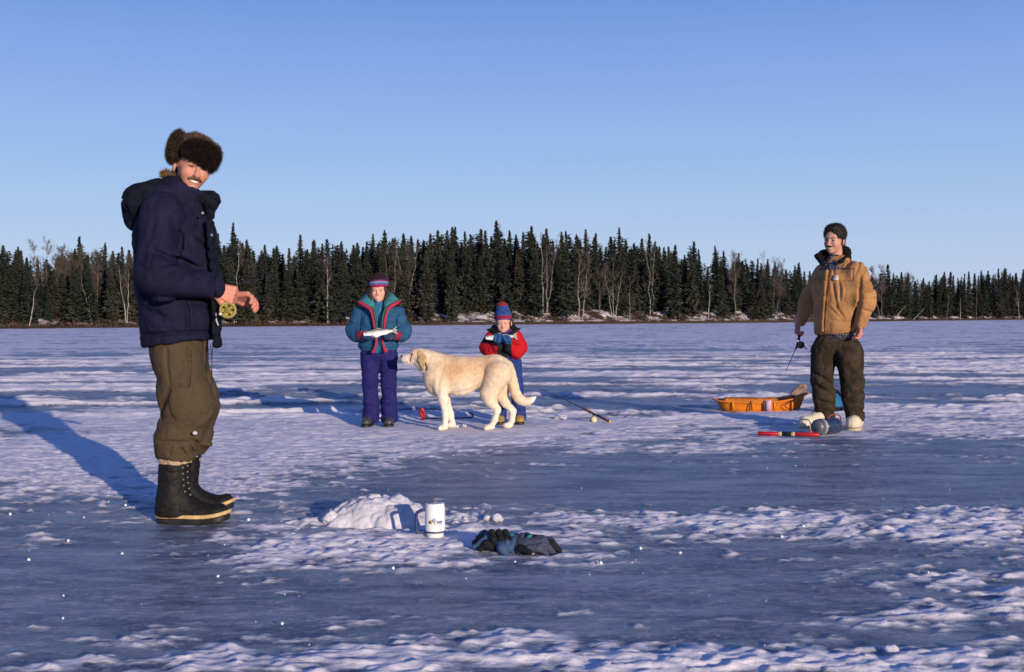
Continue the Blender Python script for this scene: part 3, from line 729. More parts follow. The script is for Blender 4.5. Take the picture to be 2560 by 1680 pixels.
B(1700, 1858, 500, 1845, 1, 'grey leaning trunk before the dark right-hand forest', white=False, bushy=0.5, r=0.09, seed=23, name='bare_tree')
B(1700, 1945, 560, 1940, 1, 'short white birch trunk before the dark right-hand forest', bushy=0.4, r=0.11, seed=24)
B(1700, 2052, 450, 2050, 2, 'thin grey birch before the dark right-hand forest', white=False, bushy=0.5, r=0.08, seed=25)
B(1700, 2335, 480, 2348, 1, 'pale bare tree close to the right edge of the forest', bushy=0.9, r=0.11, seed=26)
B(1700, 1370, 340, 1380, 5, 'bare twiggy tree close behind the tan coat man\'s right-hand shoulder', white=False, bushy=1.7, r=0.1, stems=2, seed=27, name='bare_tree')
B(1700, 1570, 395, 1570, 6, 'bare twiggy tree standing above the first leaning birch', white=False, bushy=1.5, r=0.1, stems=2, seed=28, name='bare_tree')
B(0, 255, 195, 250, 12, 'pale wispy bare tree rising above the wood at the left edge', white=False, bushy=1.4, r=0.1, seed=29, name='bare_tree')
B(0, 325, 185, 330, 12, 'pale wispy bare tree, right one of two at the left edge', white=False, bushy=1.4, r=0.1, seed=30, name='bare_tree')
B(0, 480, 225, 480, 8, 'rounded brown bare tree at the left between two spruce tips', white=False, bushy=2.2, r=0.1, stems=3, seed=31, name='bare_tree')
B(0, 420, 240, 415, 8, 'brown bare tree left of the rounded one', white=False, bushy=1.6, r=0.09, stems=2, seed=32, name='bare_tree')
B(0, 670, 240, 670, 8, 'brown bare tree close left of the fur hat man', white=False, bushy=1.6, r=0.09, stems=2, seed=33, name='bare_tree')
B(0, 900, 240, 900, 7, 'brown bare tree against the fur hat man\'s back', white=False, bushy=1.6, r=0.09, stems=2, seed=34, name='bare_tree')
B(850, 1500, 150, 1500, 9, 'bare twiggy birch top between the tall birch and the spreading one', bushy=1.0, r=0.07, stems=1, seed=35)
B(850, 1820, 300, 1790, 5, 'brown bare tree behind the spreading birch', white=False, bushy=1.2, r=0.07, stems=2, seed=36, name='bare_tree')
# brush along the bank
W = Acc(); g = np.random.default_rng(5)
for i in range(900):
    px = g.uniform(-150, 2700); sdist = abs(g.normal(0, 6.0)) + 0.1; d = float(shore(px)) + sdist
    p0 = np.array([(px - 1280) / FPX * d, d, float(land_z(px, sdist)) - 0.05]); hh = g.uniform(0.5, 1.9) * (0.55 + 0.12 * sdist)
    for q in range(4):
        dv = np.array([g.normal(0, 0.45), g.normal(0, 0.45), 1.0]); dv /= np.linalg.norm(dv)
        st, rs, _ = strand(p0, dv, hh * g.uniform(0.5, 1.1), 0.016, 0.007, g, 2, 0.2, 0.0); W.tube(st, rs, 3)
brush = obj('brush', np.concatenate(W.V), np.concatenate(W.F), mat('brush_twigs', (0.115, 0.072, 0.055), 0.95, var=0.4, vscale=0.3), smooth=False)
tag(brush, 'bare brown brush growing along the far snowy bank', 'brush', kind='stuff')
# dead grass tufts on the bank
n = 8000; px = g.uniform(-200, 2750, n); sdist = np.abs(g.normal(0, 3.4, n)) + 0.15; d = shore(px) + sdist
P0 = np.stack([(px - 1280) / FPX * d, d, land_z(px, sdist) - 0.05], 1)
keep = fbm2(px * 0.02, sdist * 0.5, 91, 3) > 0.0
P0 = P0[keep]; n = len(P0); hh = g.uniform(0.15, 0.45, n)[:, None]; a = g.uniform(0, 6.28, n); sv = np.stack([np.cos(a), np.sin(a), 0 * a], 1) * 0.05
tip = P0 + np.concatenate([g.normal(0, 0.3, (n, 2)), np.ones((n, 1))], 1) * hh
gv = np.stack([P0 - sv, P0 + sv, tip], 1).reshape(-1, 3)
tag(obj('dead_grass', gv, np.arange(3 * n).reshape(-1, 3), mat('dead_grass', (0.16, 0.095, 0.055), 0.95, var=0.5, vscale=0.4, col2=(0.06, 0.04, 0.03)), smooth=False), 'dry brown grass tufts on the far snowy bank', 'grass', kind='stuff')

# ================================================================== PEOPLE: shared pieces
def A(*p): return np.array(p, np.float32)
def head_sdf(child=0.0, smile=1.0, nose=1.0, neck=True):
    """head facing +X, up +Z, ears on Y; about 0.23 tall"""
    c = child
    f = uni(0.022,
            ell((-.010, 0, .028), (.096, .077, .088)),
            ell((.030, 0, -.052), (.058 + .004 * c, .057 + .006 * c, .060)),
            ell((.066, 0, -.094), (.022, .024, .020)),
            ell((.054, .037, -.030), (.030, .026, .030)), ell((.054, -.037, -.030), (.030, .026, .030)),
            ell((.070 - .004 * c, 0, .022), (.024, .052, .016)),
            cap((-.022, 0, -.06), (-.045, 0, -.19), .053, .058) if neck else None)
    e_ = .7 if c else 1.0
    f = sub(sub(f, ell((.100 + .003 * c, .031, .000), (.017 * e_, .019, .010)), .010), ell((.100 + .003 * c, -.031, .000), (.017 * e_, .019, .010)), .010)
    f = uni(0.008, f, cap((.086, 0, .004), (.104 + .004 * nose, 0, -.036), .008, .0125 * nose), ell((.098, .010, -.039), (.010, .008, .007)), ell((.098, -.010, -.039), (.010, .008, .007)),
            ell((.073, .031, -.001), (.013, .013, .011)), ell((.073, -.031, -.001), (.013, .013, .011)),
            ell((.084, 0, -.057), (.012, .024, .006)), ell((.083, 0, -.071), (.012, .020, .007)),
            ell((-.012, .079, -.016), (.018, .008, .031), rotm(0.35)), ell((-.012, -.079, -.016), (.018, .008, .031), rotm(-0.35)))
    if smile:
        gr = [(A(.092, -.026, -.058), A(.098, 0, -.067), .0045, .003), (A(.092, .026, -.058), A(.098, 0, -.067), .0045, .003)]
        if not c: gr += [(A(.092, .020, -.036), A(.082, .036, -.066), .006, .004), (A(.092, -.020, -.036), A(.082, -.036, -.066), .006, .004)]
        f = disp(f, grooves(gr))
    return f
def head_col(Q, skin, brow=(0.05, 0.035, 0.025), teeth=True, flush=0.25, stubble=0.0, brow_a=0.9, eye=(0.03, 0.02, 0.02)):
    c = np.tile(np.array(skin, float), (len(Q), 1)); x, y, z = Q.T; ay = np.abs(y)
    def bl(m, col, a=1.0):
        m = np.clip(m, 0, 1)[:, None] * a; c[:] = c * (1 - m) + np.array(col) * m
    front = (x > .045)
    ck = np.exp(-(((ay - .042) / .02) ** 2 + ((z + .034) / .02) ** 2)) * front
    bl(ck, (skin[0] * 0.98, skin[1] * 0.62, skin[2] * 0.58), flush * 2)
    bl(np.exp(-((y / .014) ** 2 + ((z + .036) / .014) ** 2)) * (x > .085), (skin[0], skin[1] * 0.65, skin[2] * 0.6), flush * 1.6)
    if stubble: bl(((z < -.045) & (x > 0)) * 1.0, tuple(k * 0.72 for k in skin), stubble)
    zm = -.068 + 13 * y * y
    mo = (x > .06) & (np.abs(z - zm) < .0075 - .12 * ay) & (ay < .030)
    bl(mo * 1.0, (skin[0] * 0.80, skin[1] * 0.50, skin[2] * 0.48))
    if teeth: bl(((x > .06) & (np.abs(z - zm) < .0036 - .08 * ay) & (ay < .022)) * 1.0, (0.70, 0.66, 0.58))
    ey = ((ay - .031) / .0125) ** 2 + ((z + .001) / .0048) ** 2
    bl((np.clip(1.7 - ey, 0, 1)) * (x > .06), eye)
    br = (np.abs(z - .021 + 9 * (ay - .03) ** 2) < .0034) & (ay > .011) & (ay < .05) & (x > .05)
    bl(br * 1.0, brow, brow_a)
    return c
def hand_sdf(curl=(0.9, 1.2, 0.8), thumb=0.6, fat=1.0, spread=0.0, thumb_down=-.02):
    """right-angle hand: fingers along +X, palm faces -Z, thumb on +Y"""
    ys = (.030, .010, -.010, -.028); Ls = (.072, .080, .074, .058); fs = []
    for y, L in zip(ys, Ls):
        fs.append(cap((0, y * 0.6, 0), (.082, y * 1.05, .002), .0150 * fat, .0125 * fat))
        p = np.array([.082, y * 1.05, .002]); a = 0.0; r = .0102 * fat
        for seg, cu in zip((.45, .30, .25), curl):
            a += cu; q = p + np.array([math.cos(a), spread * y * 8, -math.sin(a)]) * L * seg
            fs.append(cap(p, q, r, r * 0.92)); p = q; r *= 0.92
    fs.append(cap((.012, .020, -.004), (.048, .048, -.010), .016 * fat, .0125 * fat))
    e = np.array([.048, .048, -.010]); q = e + np.array([math.cos(thumb), -0.25 * math.sin(thumb) + .15, -math.sin(thumb) * .8]) * .034
    fs.append(cap(e, q, .0122 * fat, .0105 * fat)); q2 = q + np.array([math.cos(thumb + .4), -0.5 * math.sin(thumb), -math.sin(thumb + .4) * .8]) * .027
    fs.append(cap(q, q2, .0105 * fat, .009 * fat))
    fs.append(cap((-.045, 0, 0), (.0, 0, 0), .026 * fat, .025 * fat, (0, 1, 0), 1.15))
    return uni(.006, *fs)
def wrinkle(amp, sc, seed, zs=1.0):
    scv = np.array([sc, sc, sc * zs], np.float32)
    def g(P):
        n = np.abs(vnoise(P * scv, seed) + 0.45 * vnoise(P * scv * 2.1 + 5, seed + 1)) * 2.2   # sharp valleys, round folds
        return (-amp * 1.5 * (np.clip(n, 0, 1) - 0.6)).astype(np.float32)
    return g
def both(*gs):
    def g(P): return sum(q(P) for q in gs)
    return g
def boot(root, heel, toe, shaft_h, r, m_up, m_sole, m_welt=None, welt=(0.028, 0.046), lug=0.0, spring=0.0, liner=None, wide=0.048, lean=0.0, h=0.005, name='boot', high=1.0, shaft_top=None, rubber=None):
    """a boot on the ice from heel to toe; parts: upper, sole, welt, liner"""
    heel = np.array(heel, float); toe = np.array(toe, float); L = np.linalg.norm(toe - heel); xd = (toe - heel) / L; yd = np.array([-xd[1], xd[0], 0])
    M = np.eye(4); M[:3, 0] = xd; M[:3, 1] = yd; M[:3, 2] = (0, 0, 1); M[:3, 3] = heel
    a = L - wide * 0.95
    top = np.array([r * 0.95 + lean, 0, shaft_h]) if shaft_top is None else np.array(shaft_top)
    up = uni(.035, cap((wide * 0.92, 0, .045), (a, 0, .037 * high), wide * 0.95, wide * 0.98, (0, 0, 1), 0.86 * high),
             cap((L * 0.60, 0, .055), (r * 0.95, 0, .10), wide * 0.82, r * 0.92),
             cap((r * 0.95, 0, .06), top, r * 0.95, r))
    if spring:
        up0 = up
        def up(P, f=up0):
            P = P.copy(); k = np.clip((P[:, 0] - L * 0.6) / (L * 0.4), 0, 1.3); P[:, 2] -= spring * k * k; return f(P)
        up.bb = (up0.bb[0], up0.bb[1] + 0.03)
    upc = inter(up, half((0, 0, top[2] - 0.008), (0.0, 0, 1)), .004)
    bt = obj(name, *mesh_sdf(xf(M, inter(disp(upc, wrinkle(.0022, 26, 4)), half((0, 0, welt[0] + .004), (0, 0, -1)))), h), m_up, root)
    foot = uni(.02, cap((wide * 0.92, 0, .035), (L * 0.55, 0, .035), wide * 0.93, wide * 0.9), cap((L * 0.55, 0, .035), (a, 0, .035), wide * 0.9, wide * 1.0))
    def slab(z0, z1, grow):
        def f(P):
            z = P[:, 2]
            if spring: z = z - spring * np.clip((P[:, 0] - L * 0.6) / (L * 0.4), 0, 1.3) ** 2
            Q = P.copy(); Q[:, 2] = .035
            return np.maximum(foot(Q) - grow, np.maximum(z - z1, z0 - z))
        f.bb = (foot.bb[0] - grow - .01, foot.bb[1] + grow + .03); f.bb[0][2] = -.01; return f
    obj('sole', *mesh_sdf(xf(M, slab(-.004, welt[0], .0 if m_welt is None else .004)), h), m_sole, bt)
    if m_welt: obj('welt', *mesh_sdf(xf(M, slab(welt[0], welt[1], .012)), h * 0.8), m_welt, bt)
    if liner: obj('liner', *mesh_sdf(xf(M, disp(cap(top - np.array([0, 0, .03]), top + np.array([0, 0, liner[0]]), r * 0.93, r * 0.98), wrinkle(.006, 30, 7))), h), liner[1], bt)
    return bt, M, L

skin_m = mat('skin', attr=True, rough=0.55, var=0.08, vscale=60, spec=0.35)
SKIN_SUN = (0.50, 0.235, 0.155); SKIN_FAIR = (0.60, 0.33, 0.235)
rub_black = mat('black_rubber', (0.018, 0.016, 0.015), 0.55, var=0.3, vscale=40, spec=0.4)
fur_m = mat('fur', attr=True, rough=0.8, var=0.25, vscale=40, spec=0.15)

# ================================================================== 1  MAN IN THE FUR HAT
d1 = 5.58; p = PXW(d1)
man = empty('person', (p(470, 1305)[0], d1, 0), 'man in brown fur hat and navy parka holding a small fishing rod, standing left', 'person')
navy = mat('navy_parka', (0.0120, 0.0115, 0.034), 0.8, var=0.2, vscale=14, bump=0.5, bscale=320, spec=0.12)
navy_d = mat('navy_parka_hood', (0.008, 0.010, 0.018), 0.9, var=0.3, vscale=30, bump=0.5, bscale=200, spec=.1)
olive = mat('olive_wool', (0.090, 0.062, 0.036), 0.95, var=0.2, vscale=160, bump=0.6, bscale=500, spec=0.1)
HM = trs(p(485, 418, 0.0), rotm(R(-58), R(9), R(-12)), 1.03)
wr = p(532, 722, -.17); wl = p(588, 742, -.03)
# hands: near (his right) fist on the cork grip, far (his left) pinching the line
Rh1 = np.stack([[.93, .15, -.28], [.28, .10, .955], [.17, -.98, .05]], 1); q_, _ = np.linalg.qr(Rh1); Rh1 = np.stack([Rh1[:, 0] / np.linalg.norm(Rh1[:, 0])] * 3, 1)
def hand_frame(fwd, palm):
    f_ = np.array(fwd, float); f_ /= np.linalg.norm(f_); n_ = -np.array(palm, float); n_ = n_ - f_ * (n_ @ f_); n_ /= np.linalg.norm(n_)
    return np.stack([f_, np.cross(n_, f_), n_], 1)
def mirror_y(f):
    def g(P): return f(P * np.array([1, -1, 1], np.float32))
    g.bb = (f.bb[0] * np.array([1, 1, 1]) , f.bb[1]); lo = f.bb[0].copy(); hi = f.bb[1].copy(); g.bb = (np.array([lo[0], -hi[1], lo[2]]), np.array([hi[0], -lo[1], hi[2]])); return g
H1 = trs(p(537, 723, -.17), hand_frame((.88, .25, -.30), (.1, .95, -.35)), 1.08)
H2 = trs(p(580, 742, -.02), hand_frame((.95, -.10, -.05), (-.25, -.45, -.9)), 1.08)
body = uni(.02, xf(HM, head_sdf(smile=1, nose=1.15)),
           chain([p(455, 480), p(440, 560), p(445, 850)], [.06, .12, .12], .05),
           chain([p(430, 520, -.15), p(390, 690, -.27), p(535, 723, -.17)], [.05, .045, .028]), chain([p(450, 520, .15), p(440, 690, .24), p(580, 742, -.02)], [.05, .045, .028]),
           chain([p(445, 860, -.09), p(460, 1000, -.12), p(440, 1230, -.12)], [.08, .06, .035]), chain([p(450, 860, .09), p(480, 1000, .1), p(465, 1220, .12)], [.08, .06, .03]),
           xf(H1, mirror_y(hand_sdf((1.15, 1.35, .9), .9))), xf(H2, hand_sdf((.55, .75, .6), .35)))
def body_col(HM, skin, hand=None, **kw):
    def f(V):
        Q = inv_pts(HM, V); c = head_col(Q, skin, **kw); far = np.linalg.norm(Q, axis=1) > .2
        c[far] = hand or skin; return c
    return f
solid('body', body, .0042, skin_m, man, col=body_col(HM, SKIN_SUN, hand=(0.52, 0.20, 0.14), brow=(.10, .06, .03), stubble=.25, flush=.3))
# moustache
V, F = mesh_sdf(xf(HM, uni(.006, cap((.104, .002, -.048), (.088, .031, -.058), .0095, .0055), cap((.104, -.002, -.048), (.088, -.031, -.058), .0095, .0055))), .003)
mo = obj('moustache', V, F, mat('moustache_hair', (0.17, 0.095, 0.045), 0.9, var=0.3, vscale=200), man)
# hair at the nape
V, F = mesh_sdf(xf(HM, uni(.01, ell((-.075, 0, -.05), (.035, .066, .05)), cap((-.085, -.03, -.07), (-.098, -.03, -.11), .022, .012))), .005)
W, FF, cc = fur(V, F, 1800, .022, .004, (0, 0, -1), .35, 3, col=lambda q, r: np.array([.05, .03, .02]) * (0.6 + 0.9 * r.random((len(q), 1))))
hair = obj('hair', V, F, mat('dark_hair', (0.030, 0.020, 0.014), 0.7, var=0.3, vscale=60, spec=0.3), man); obj('hair_tufts', W, FF, fur_m, hair, False, cc); 
# parka
zf = lambda px, py, dy: p(px, py, dy)
torso = uni(.06, cap(p(449, 850), p(446, 700), .180, .186, (0, 1, 0), 1.26), cap(p(446, 700), p(440, 590), .186, .178, (0, 1, 0), 1.26), cap(p(440, 590), p(438, 510), .185, .125, (0, 1, 0), 1.38))
torso = inter(torso, half(p(450, 858), (.13, 0, -1)), .012)
collar = sub(cap(p(447, 505, 0), p(487, 466, -.01), .118, .112, (0, 1, 0), 1.05), cap(p(460, 500, 0), p(500, 440, -.01), .09, .094), .012)
collar = inter(collar, half(p(470, 462), (.46, .0, 1)), .012)
arm_r = chain([p(408, 535, -.205), p(398, 680, -.285), p(415, 698, -.29), p(528, 718, -.185)], [.104, .098, .098, .066], .05)
arm_l = chain([p(455, 535, .2), p(432, 690, .27), p(545, 738, .02)], [.10, .095, .066], .04)
jk = uni(.012, uni(.035, torso, collar), arm_r, arm_l)
cr = [(p(382, 628, -.38), p(480, 668, -.30), .013, .016), (p(425, 640, -.37), p(505, 700, -.27), .010, .007), (p(400, 668, -.39), p(445, 650, -.37), .009, .009), (p(425, 700, -.39), p(455, 672, -.36), .009, .008), (p(455, 705, -.35), p(470, 680, -.33), .008, .006),
      (p(436, 585, -.31), p(436, 625, -.30), .014, .020), (p(430, 545, -.29), p(445, 590, -.28), .010, .010), (p(345, 738, -.30), p(530, 748, -.24), .012, .010), (p(460, 560, -.24), p(470, 610, -.24), .010, .010),
      (p(475, 592, -.25), p(495, 612, -.24), .007, .011), (p(495, 612, -.24), p(540, 603, -.19), .007, .010), (p(478, 560, -.24), p(476, 592, -.25), .006, .007), (p(478, 560, -.24), p(530, 556, -.18), .006, .008),
      (p(452, 752, -.25), p(460, 775, -.25), .008, .010), (p(460, 775, -.25), p(461, 832, -.25), .007, .009), (p(470, 765, -.25), p(530, 775, -.2), .008, .008), (p(352, 838, -.18), p(440, 833, -.245), .007, .009), (p(440, 833, -.245), p(548, 828, -.16), .007, .009),
      (p(355, 770, -.2), p(420, 800, -.24), .014, .008), (p(390, 540, -.31), p(372, 600, -.38), .012, .006), (p(520, 520, -.16), p(540, 640, -.16), .007, .010), (p(540, 640, -.17), p(545, 860, -.17), .007, .010),
      (p(365, 600, -.36), p(360, 680, -.37), .016, .006)]
solid('parka', disp(jk, both(seams([(a_, b_, w_ * 1.2, e_ * 1.7) for a_, b_, w_, e_ in cr], d1 - .02), wrinkle(.0045, 10, 3, .7), wrinkle(.0015, 34, 8))), .0062, navy, man)
# front flap standing away, seen edge-on past the stomach
fl = uni(.015, cap(p(528, 560, -.12), p(540, 700, -.10), .018, .018, (0, 1, 0), 3.0), cap(p(540, 700, -.10), p(543, 862, -.08), .018, .016, (0, 1, 0), 3.6))
flp, _, _ = solid('front_flap', disp(fl, wrinkle(.004, 18, 4)), .005, navy_d, man)
for i, (a_, b_, dy) in enumerate(((509, 533, -.205), (531, 588, -.16))):
    V, F = lathe([(0, .004), (.006, .003), (.0075, 0), (.0075, -.004)], 10, p(a_, b_, dy), frame((.35, -.9, .1))); obj('snap_button', V, F, mat('snap_metal', (.55, .55, .58), .35, metal=.8), man)
hood = uni(.05, ell(p(362, 512, .0), (.088, .175, .098), rotm(0, R(-25))), cap(p(372, 480, -.10), p(440, 462, -.07), .052, .04), cap(p(372, 480, .10), p(440, 462, .07), .052, .04), cap(p(345, 550, -.05), p(345, 550, .05), .055))
solid('hood', disp(hood, wrinkle(.008, 14, 12)), .006, navy_d, man)
solid('collar_lining', disp(uni(.03, cap(p(470, 483, -.085), p(533, 500, -.05), .026, .034), cap(p(533, 500, -.05), p(528, 540, -.04), .034, .02)), wrinkle(.005, 25, 2)), .005, navy_d, man)
# ruff tie bobble behind the neck
V, F = mesh_sdf(uni(.01, ell(p(418, 437, -.03), (.024, .02, .022)), ell(p(432, 443, -.02), (.014, .014, .016))), .004)
W, FF, cc = fur(V, F, 700, .016, .003, (0, 0, -1), .7, 5, col=lambda q, r: np.array([.20, .115, .055]) * (0.5 + 0.9 * r.random((len(q), 1))))
bob = obj('fur_bobble', V, F, mat('bobble_fur', (.16, .09, .045), .9, var=.4, vscale=80), man); obj('fur_tufts', W, FF, fur_m, bob, False, cc)
# trousers
tl = uni(.03, cap(p(448, 850), p(448, 895), .134, .134, (0, 1, 0), 1.2),
         chain([p(437, 870, -.09), p(462, 985, -.13), p(470, 1020, -.13), p(444, 1095, -.13), p(436, 1130, -.13)], [.112, .122, .120, .106, .092], .03),
         chain([p(450, 870, .09), p(478, 985, .12), p(486, 1010, .12), p(475, 1085, .11), p(474, 1105, .11)], [.11, .117, .114, .10, .085], .03), cap(p(490, 1100, .06), p(524, 1112, .05), .030, .008, (0, 1, 0), 2.0))
tc_ = [(p(411, 872, -.24), p(410, 905, -.25), .006, .008), (p(410, 905, -.25), p(418, 962, -.26), .006, .008), (p(456, 872, -.25), p(462, 905, -.27), .006, .010), (p(462, 905, -.27), p(462, 968, -.28), .006, .010), (p(418, 963, -.27), p(462, 966, -.28), .005, .006),
       (p(420, 978, -.25), p(398, 1030, -.20), .012, .016), (p(392, 1045, -.2), p(440, 1050, -.27), .014, .006), (p(395, 1105, -.22), p(470, 1108, -.24), .008, .010), (p(445, 1118, -.24), p(452, 1138, -.23), .007, .012), (p(465, 1112, -.24), p(470, 1138, -.23), .007, .012), (p(425, 1118, -.24), p(420, 1138, -.23), .006, .008), (p(480, 1100, -.2), p(492, 1128, -.2), .008, .012), (p(500, 900, -.2), p(520, 990, -.2), .02, .006)]
solid('trousers', disp(inter(tl, half(p(450, 1150, -.1), (-.10, 0, -1)), .02), both(seams([(a_, b_, w_ * 1.2, e_ * 1.5) for a_, b_, w_, e_ in tc_], d1 - .02), wrinkle(.005, 10, 21, .8), wrinkle(.0012, 40, 22))), .0062, olive, man)
V, F = mesh_sdf(ell(p(485, 1083, -.255), (.012, .006, .009)), .003); obj('snow_dab', V, F, mat('snow_dab', (.6, .58, .62), .9), man)
# boots
hide = mat('dark_boot_leather', (0.013, 0.010, 0.008), 0.65, var=0.4, vscale=50, bump=0.4, bscale=120, spec=0.25)
cream = mat('boot_welt_cream', (0.62, 0.40, 0.17), 0.7, var=0.15, vscale=40)
felt = mat('felt_liner', (0.46, 0.33, 0.22), 0.95, var=0.2, vscale=90, bump=0.6)
g0 = p(392, 1300, -.12); g1 = p(572, 1300, -.12)
b1, BM1, BL = boot(man, (g0[0], g0[1], 0), (g1[0], g1[1] - .05, 0), .292, .077, hide, rub_black, cream, welt=(.026, .044), spring=.020, liner=(.030, felt), wide=.056, lean=.015)
g0 = p(415, 1300, .14); g1 = p(580, 1300, .14)
b2, BM2, _ = boot(man, (g0[0], g0[1], 0), (g1[0], g1[1] - .02, 0), .31, .074, hide, rub_black, cream, welt=(.026, .044), spring=.028, liner=(.035, felt), wide=.054, lean=.03)
brass = mat('eyelet_brass', (.55, .45, .28), .4, metal=.7)
for k, (a_, b_) in enumerate(((466, 1165), (466, 1180), (466, 1194), (467, 1208), (469, 1222), (472, 1238), (454, 1170), (454, 1185), (455, 1200), (456, 1215), (459, 1230))):
    V, F = lathe([(0, .004), (.0045, .002), (.005, -.004)], 8, p(a_, b_, -.182 if a_ > 465 else -.196), frame((.5, -.85, .1))); obj('eyelet', V, F, brass, b1)
for dx in (0, 1):
    cp = curve_pts([p(526 + 6 * dx, 862, -.10), p(529, 905, -.12 + .01 * dx), p(528, 960, -.12), p(526, 1000, -.13)][: 4 - dx], 14); V, F = tube(cp, .0022, 5); obj('drawcord', V, F, mat('drawcord', (.03, .03, .05), .8), man)
V, F = tube(curve_pts([p(541, 782, -.13), p(541, 800, -.135), p(546, 814, -.13)], 8), .0035, 6); obj('zip_pull', V, F, mat('zip_pull', (.5, .5, .52), .5), man)
# fur hat: crown, ear flaps folded up, forehead flap
crown = ell((-.005, 0, .082), (.108, .092, .074))
front_f = uni(.02, ell((.082, 0, .072), (.038, .086, .050), rotm(0, R(-8))), ell((.090, .03, .062), (.034, .05, .046)))
side_l = ell((-.04, .086, .064), (.072, .028, .070), rotm(R(8), R(-8)))
side_r = ell((-.036, -.088, .068), (.076, .030, .076), rotm(R(-8), R(-8)))
back_f = ell((-.095, 0, .060), (.035, .08, .075))
hat_parts = [('fur_hat', uni(.012, crown, back_f), (.105, .062, .04), .016, 6000), ('forehead_flap', front_f, (.013, .009, .007), .020, 12000), ('ear_flap', side_r, (.040, .025, .017), .020, 10000), ('ear_flap', side_l, (.040, .025, .017), .020, 6000)]
hat = None
for nm, f, cl, ln, nn in hat_parts:
    V, F = mesh_sdf(xf(HM, disp(f, wrinkle(.006, 40, 9))), .005)
    o = obj(nm, V, F, mat('hat_' + nm, cl, .95, var=.4, vscale=30), man if hat is None else hat)
    if hat is None: hat = o
    def fc(q, r, cl=cl): return np.array(cl) * (0.5 + 1.3 * r.random((len(q), 1)) ** 2)
    W, FF, cc = fur(V, F, nn, ln, .0028, HM[:3, :3] @ np.array([-.3, 0, -.5]), .55, 7, .5, col=fc)
    if nm == 'fur_hat': obj('pile', W, FF, fur_m, o, False, cc)
    else:   # pile of the flaps sits in the same part
        n0 = len(V); W2 = np.concatenate([V, W]); F4 = [tuple(r_) for r_ in F.tolist()] + [tuple(r_) for r_ in (FF + n0).tolist()]
        me = make_mesh(nm, W2 - ORG[man.name], F4, fur_m, False, np.concatenate([np.tile(np.array(cl) * .8, (n0, 1)), cc])); o.data = me
# his little rod with yellow reel, held in both hands
rod = empty('fishing_rod', p(560, 745, -.10), 'short rod with yellow reel in the hands of the fur hat man', 'fishing rod')
ax = p(548, 733, -.13) - p(513, 737, -.24); ax = p(625, 703, .22) - p(514, 737, -.225); ax /= np.linalg.norm(ax)
gb = p(514, 737, -.225); cork = mat('cork', (.42, .27, .13), .9, var=.3, vscale=120)
V, F = tube([gb, gb + ax * .03, gb + ax * .10, gb + ax * .22], [.011, .013, .012, .010], 10); obj('grip', V, F, cork, rod)
V, F = tube([gb + ax * .22, gb + ax * .5, gb + ax * .62 + A(0, 0, -.01)], [.005, .0035, .002], 6); obj('rod_blank', V, F, rub_black, rod)
rc = p(570, 776, -.16); yel = mat('reel_yellow', (.27, .21, .030), .45, var=.15, spec=.5)
Rr = frame((.25, -.95, .12))
V, F = lathe([(.018, -.016), (.040, -.016), (.041, -.012), (.041, .012), (.039, .017), (.030, .017), (.028, .010), (.015, .010), (.014, .016), (.0, .018)], 24, rc, Rr); reel = obj('reel', V, F, yel, rod)
for k in range(5):
    a = k * 1.2566; c = rc + Rr @ np.array([math.cos(a) * .022, math.sin(a) * .022, .012]); V, F = lathe([(0, .003), (.006, .002), (.006, -.002)], 10, c, Rr); obj('drag_hole', V, F, rub_black, reel)
V, F = tube([rc + Rr @ A(.0, .0, .018), rc + Rr @ A(-.02, -.02, .022), rc + Rr @ A(-.035, -.022, .022)], .004, 6); hd = obj('crank', V, F, yel, reel)
V, F = lathe([(0, .02), (.007, .018), (.007, .002), (0, 0)], 8, rc + Rr @ A(-.035, -.022, .022), Rr); obj('knob', V, F, mat('reel_knob', (.75, .72, .6), .4), reel)
V, F = tube([rc + A(-.005, .02, .04), rc + A(-.012, .03, .065), gb + ax * .17], .006, 6); obj('reel_foot', V, F, yel, rod)

# ================================================================== 2  GIRL WITH THE FISH
d2 = 10.33; p = PXW(d2)
girl = empty('person', (p(947, 1065)[0], d2, 0), 'smiling girl in teal jacket with red trim, holding out a silver fish', 'person')
HM = trs(p(948, 726, -.02), rotm(R(-92), R(2), R(3)), .93)
teal = mat('teal_jacket', (.022, .088, .185), .75, var=.2, vscale=18, bump=.4, bscale=250, spec=.15)
aqua = mat('teal_lining', (.045, .20, .22), .8, var=.15, vscale=18, spec=.15)
vestm = mat('blue_inner_jacket', (.030, .135, .26), .75, var=.15, vscale=20, spec=.15)
pink = mat('raspberry_trim', (.40, .022, .060), .75, var=.15, vscale=40)
greenm = mat('green_trim', (.03, .115, .085), .8)
purp = mat('indigo_snow_pants', (.020, .018, .120), .8, var=.2, vscale=25, bump=.4, bscale=220, spec=.15)
gb_ = uni(.02, xf(HM, head_sdf(child=1, smile=1, nose=.75)), chain([p(947, 760), p(947, 870)], [.05, .10], .04), chain([p(925, 890), p(926, 1045)], [.05, .04]), chain([p(970, 890), p(972, 1045)], [.05, .04]),
          chain([p(905, 780), p(887, 832), p(912, 836, -.16)], [.035, .03, .02]), chain([p(992, 780), p(1008, 832), p(982, 832, -.16)], [.035, .03, .02]))
solid('body', gb_, .0055, skin_m, girl, col=body_col(HM, SKIN_FAIR, brow=(.16, .09, .06), flush=.3, brow_a=.6, eye=(.07, .045, .035)))
tor = uni(.05, cap(p(946, 862), p(946, 800), .128, .128, (1, 0, 0), 1.42), cap(p(946, 800), p(947, 776), .125, .085, (1, 0, 0), 1.5))
tor = inter(tor, half(p(946, 878), (0, 0, -1)), .02)
al = chain([p(899, 782, .0), p(882, 828, -.02), p(890, 838, -.06), p(908, 837, -.15)], [.060, .061, .060, .050], .03)
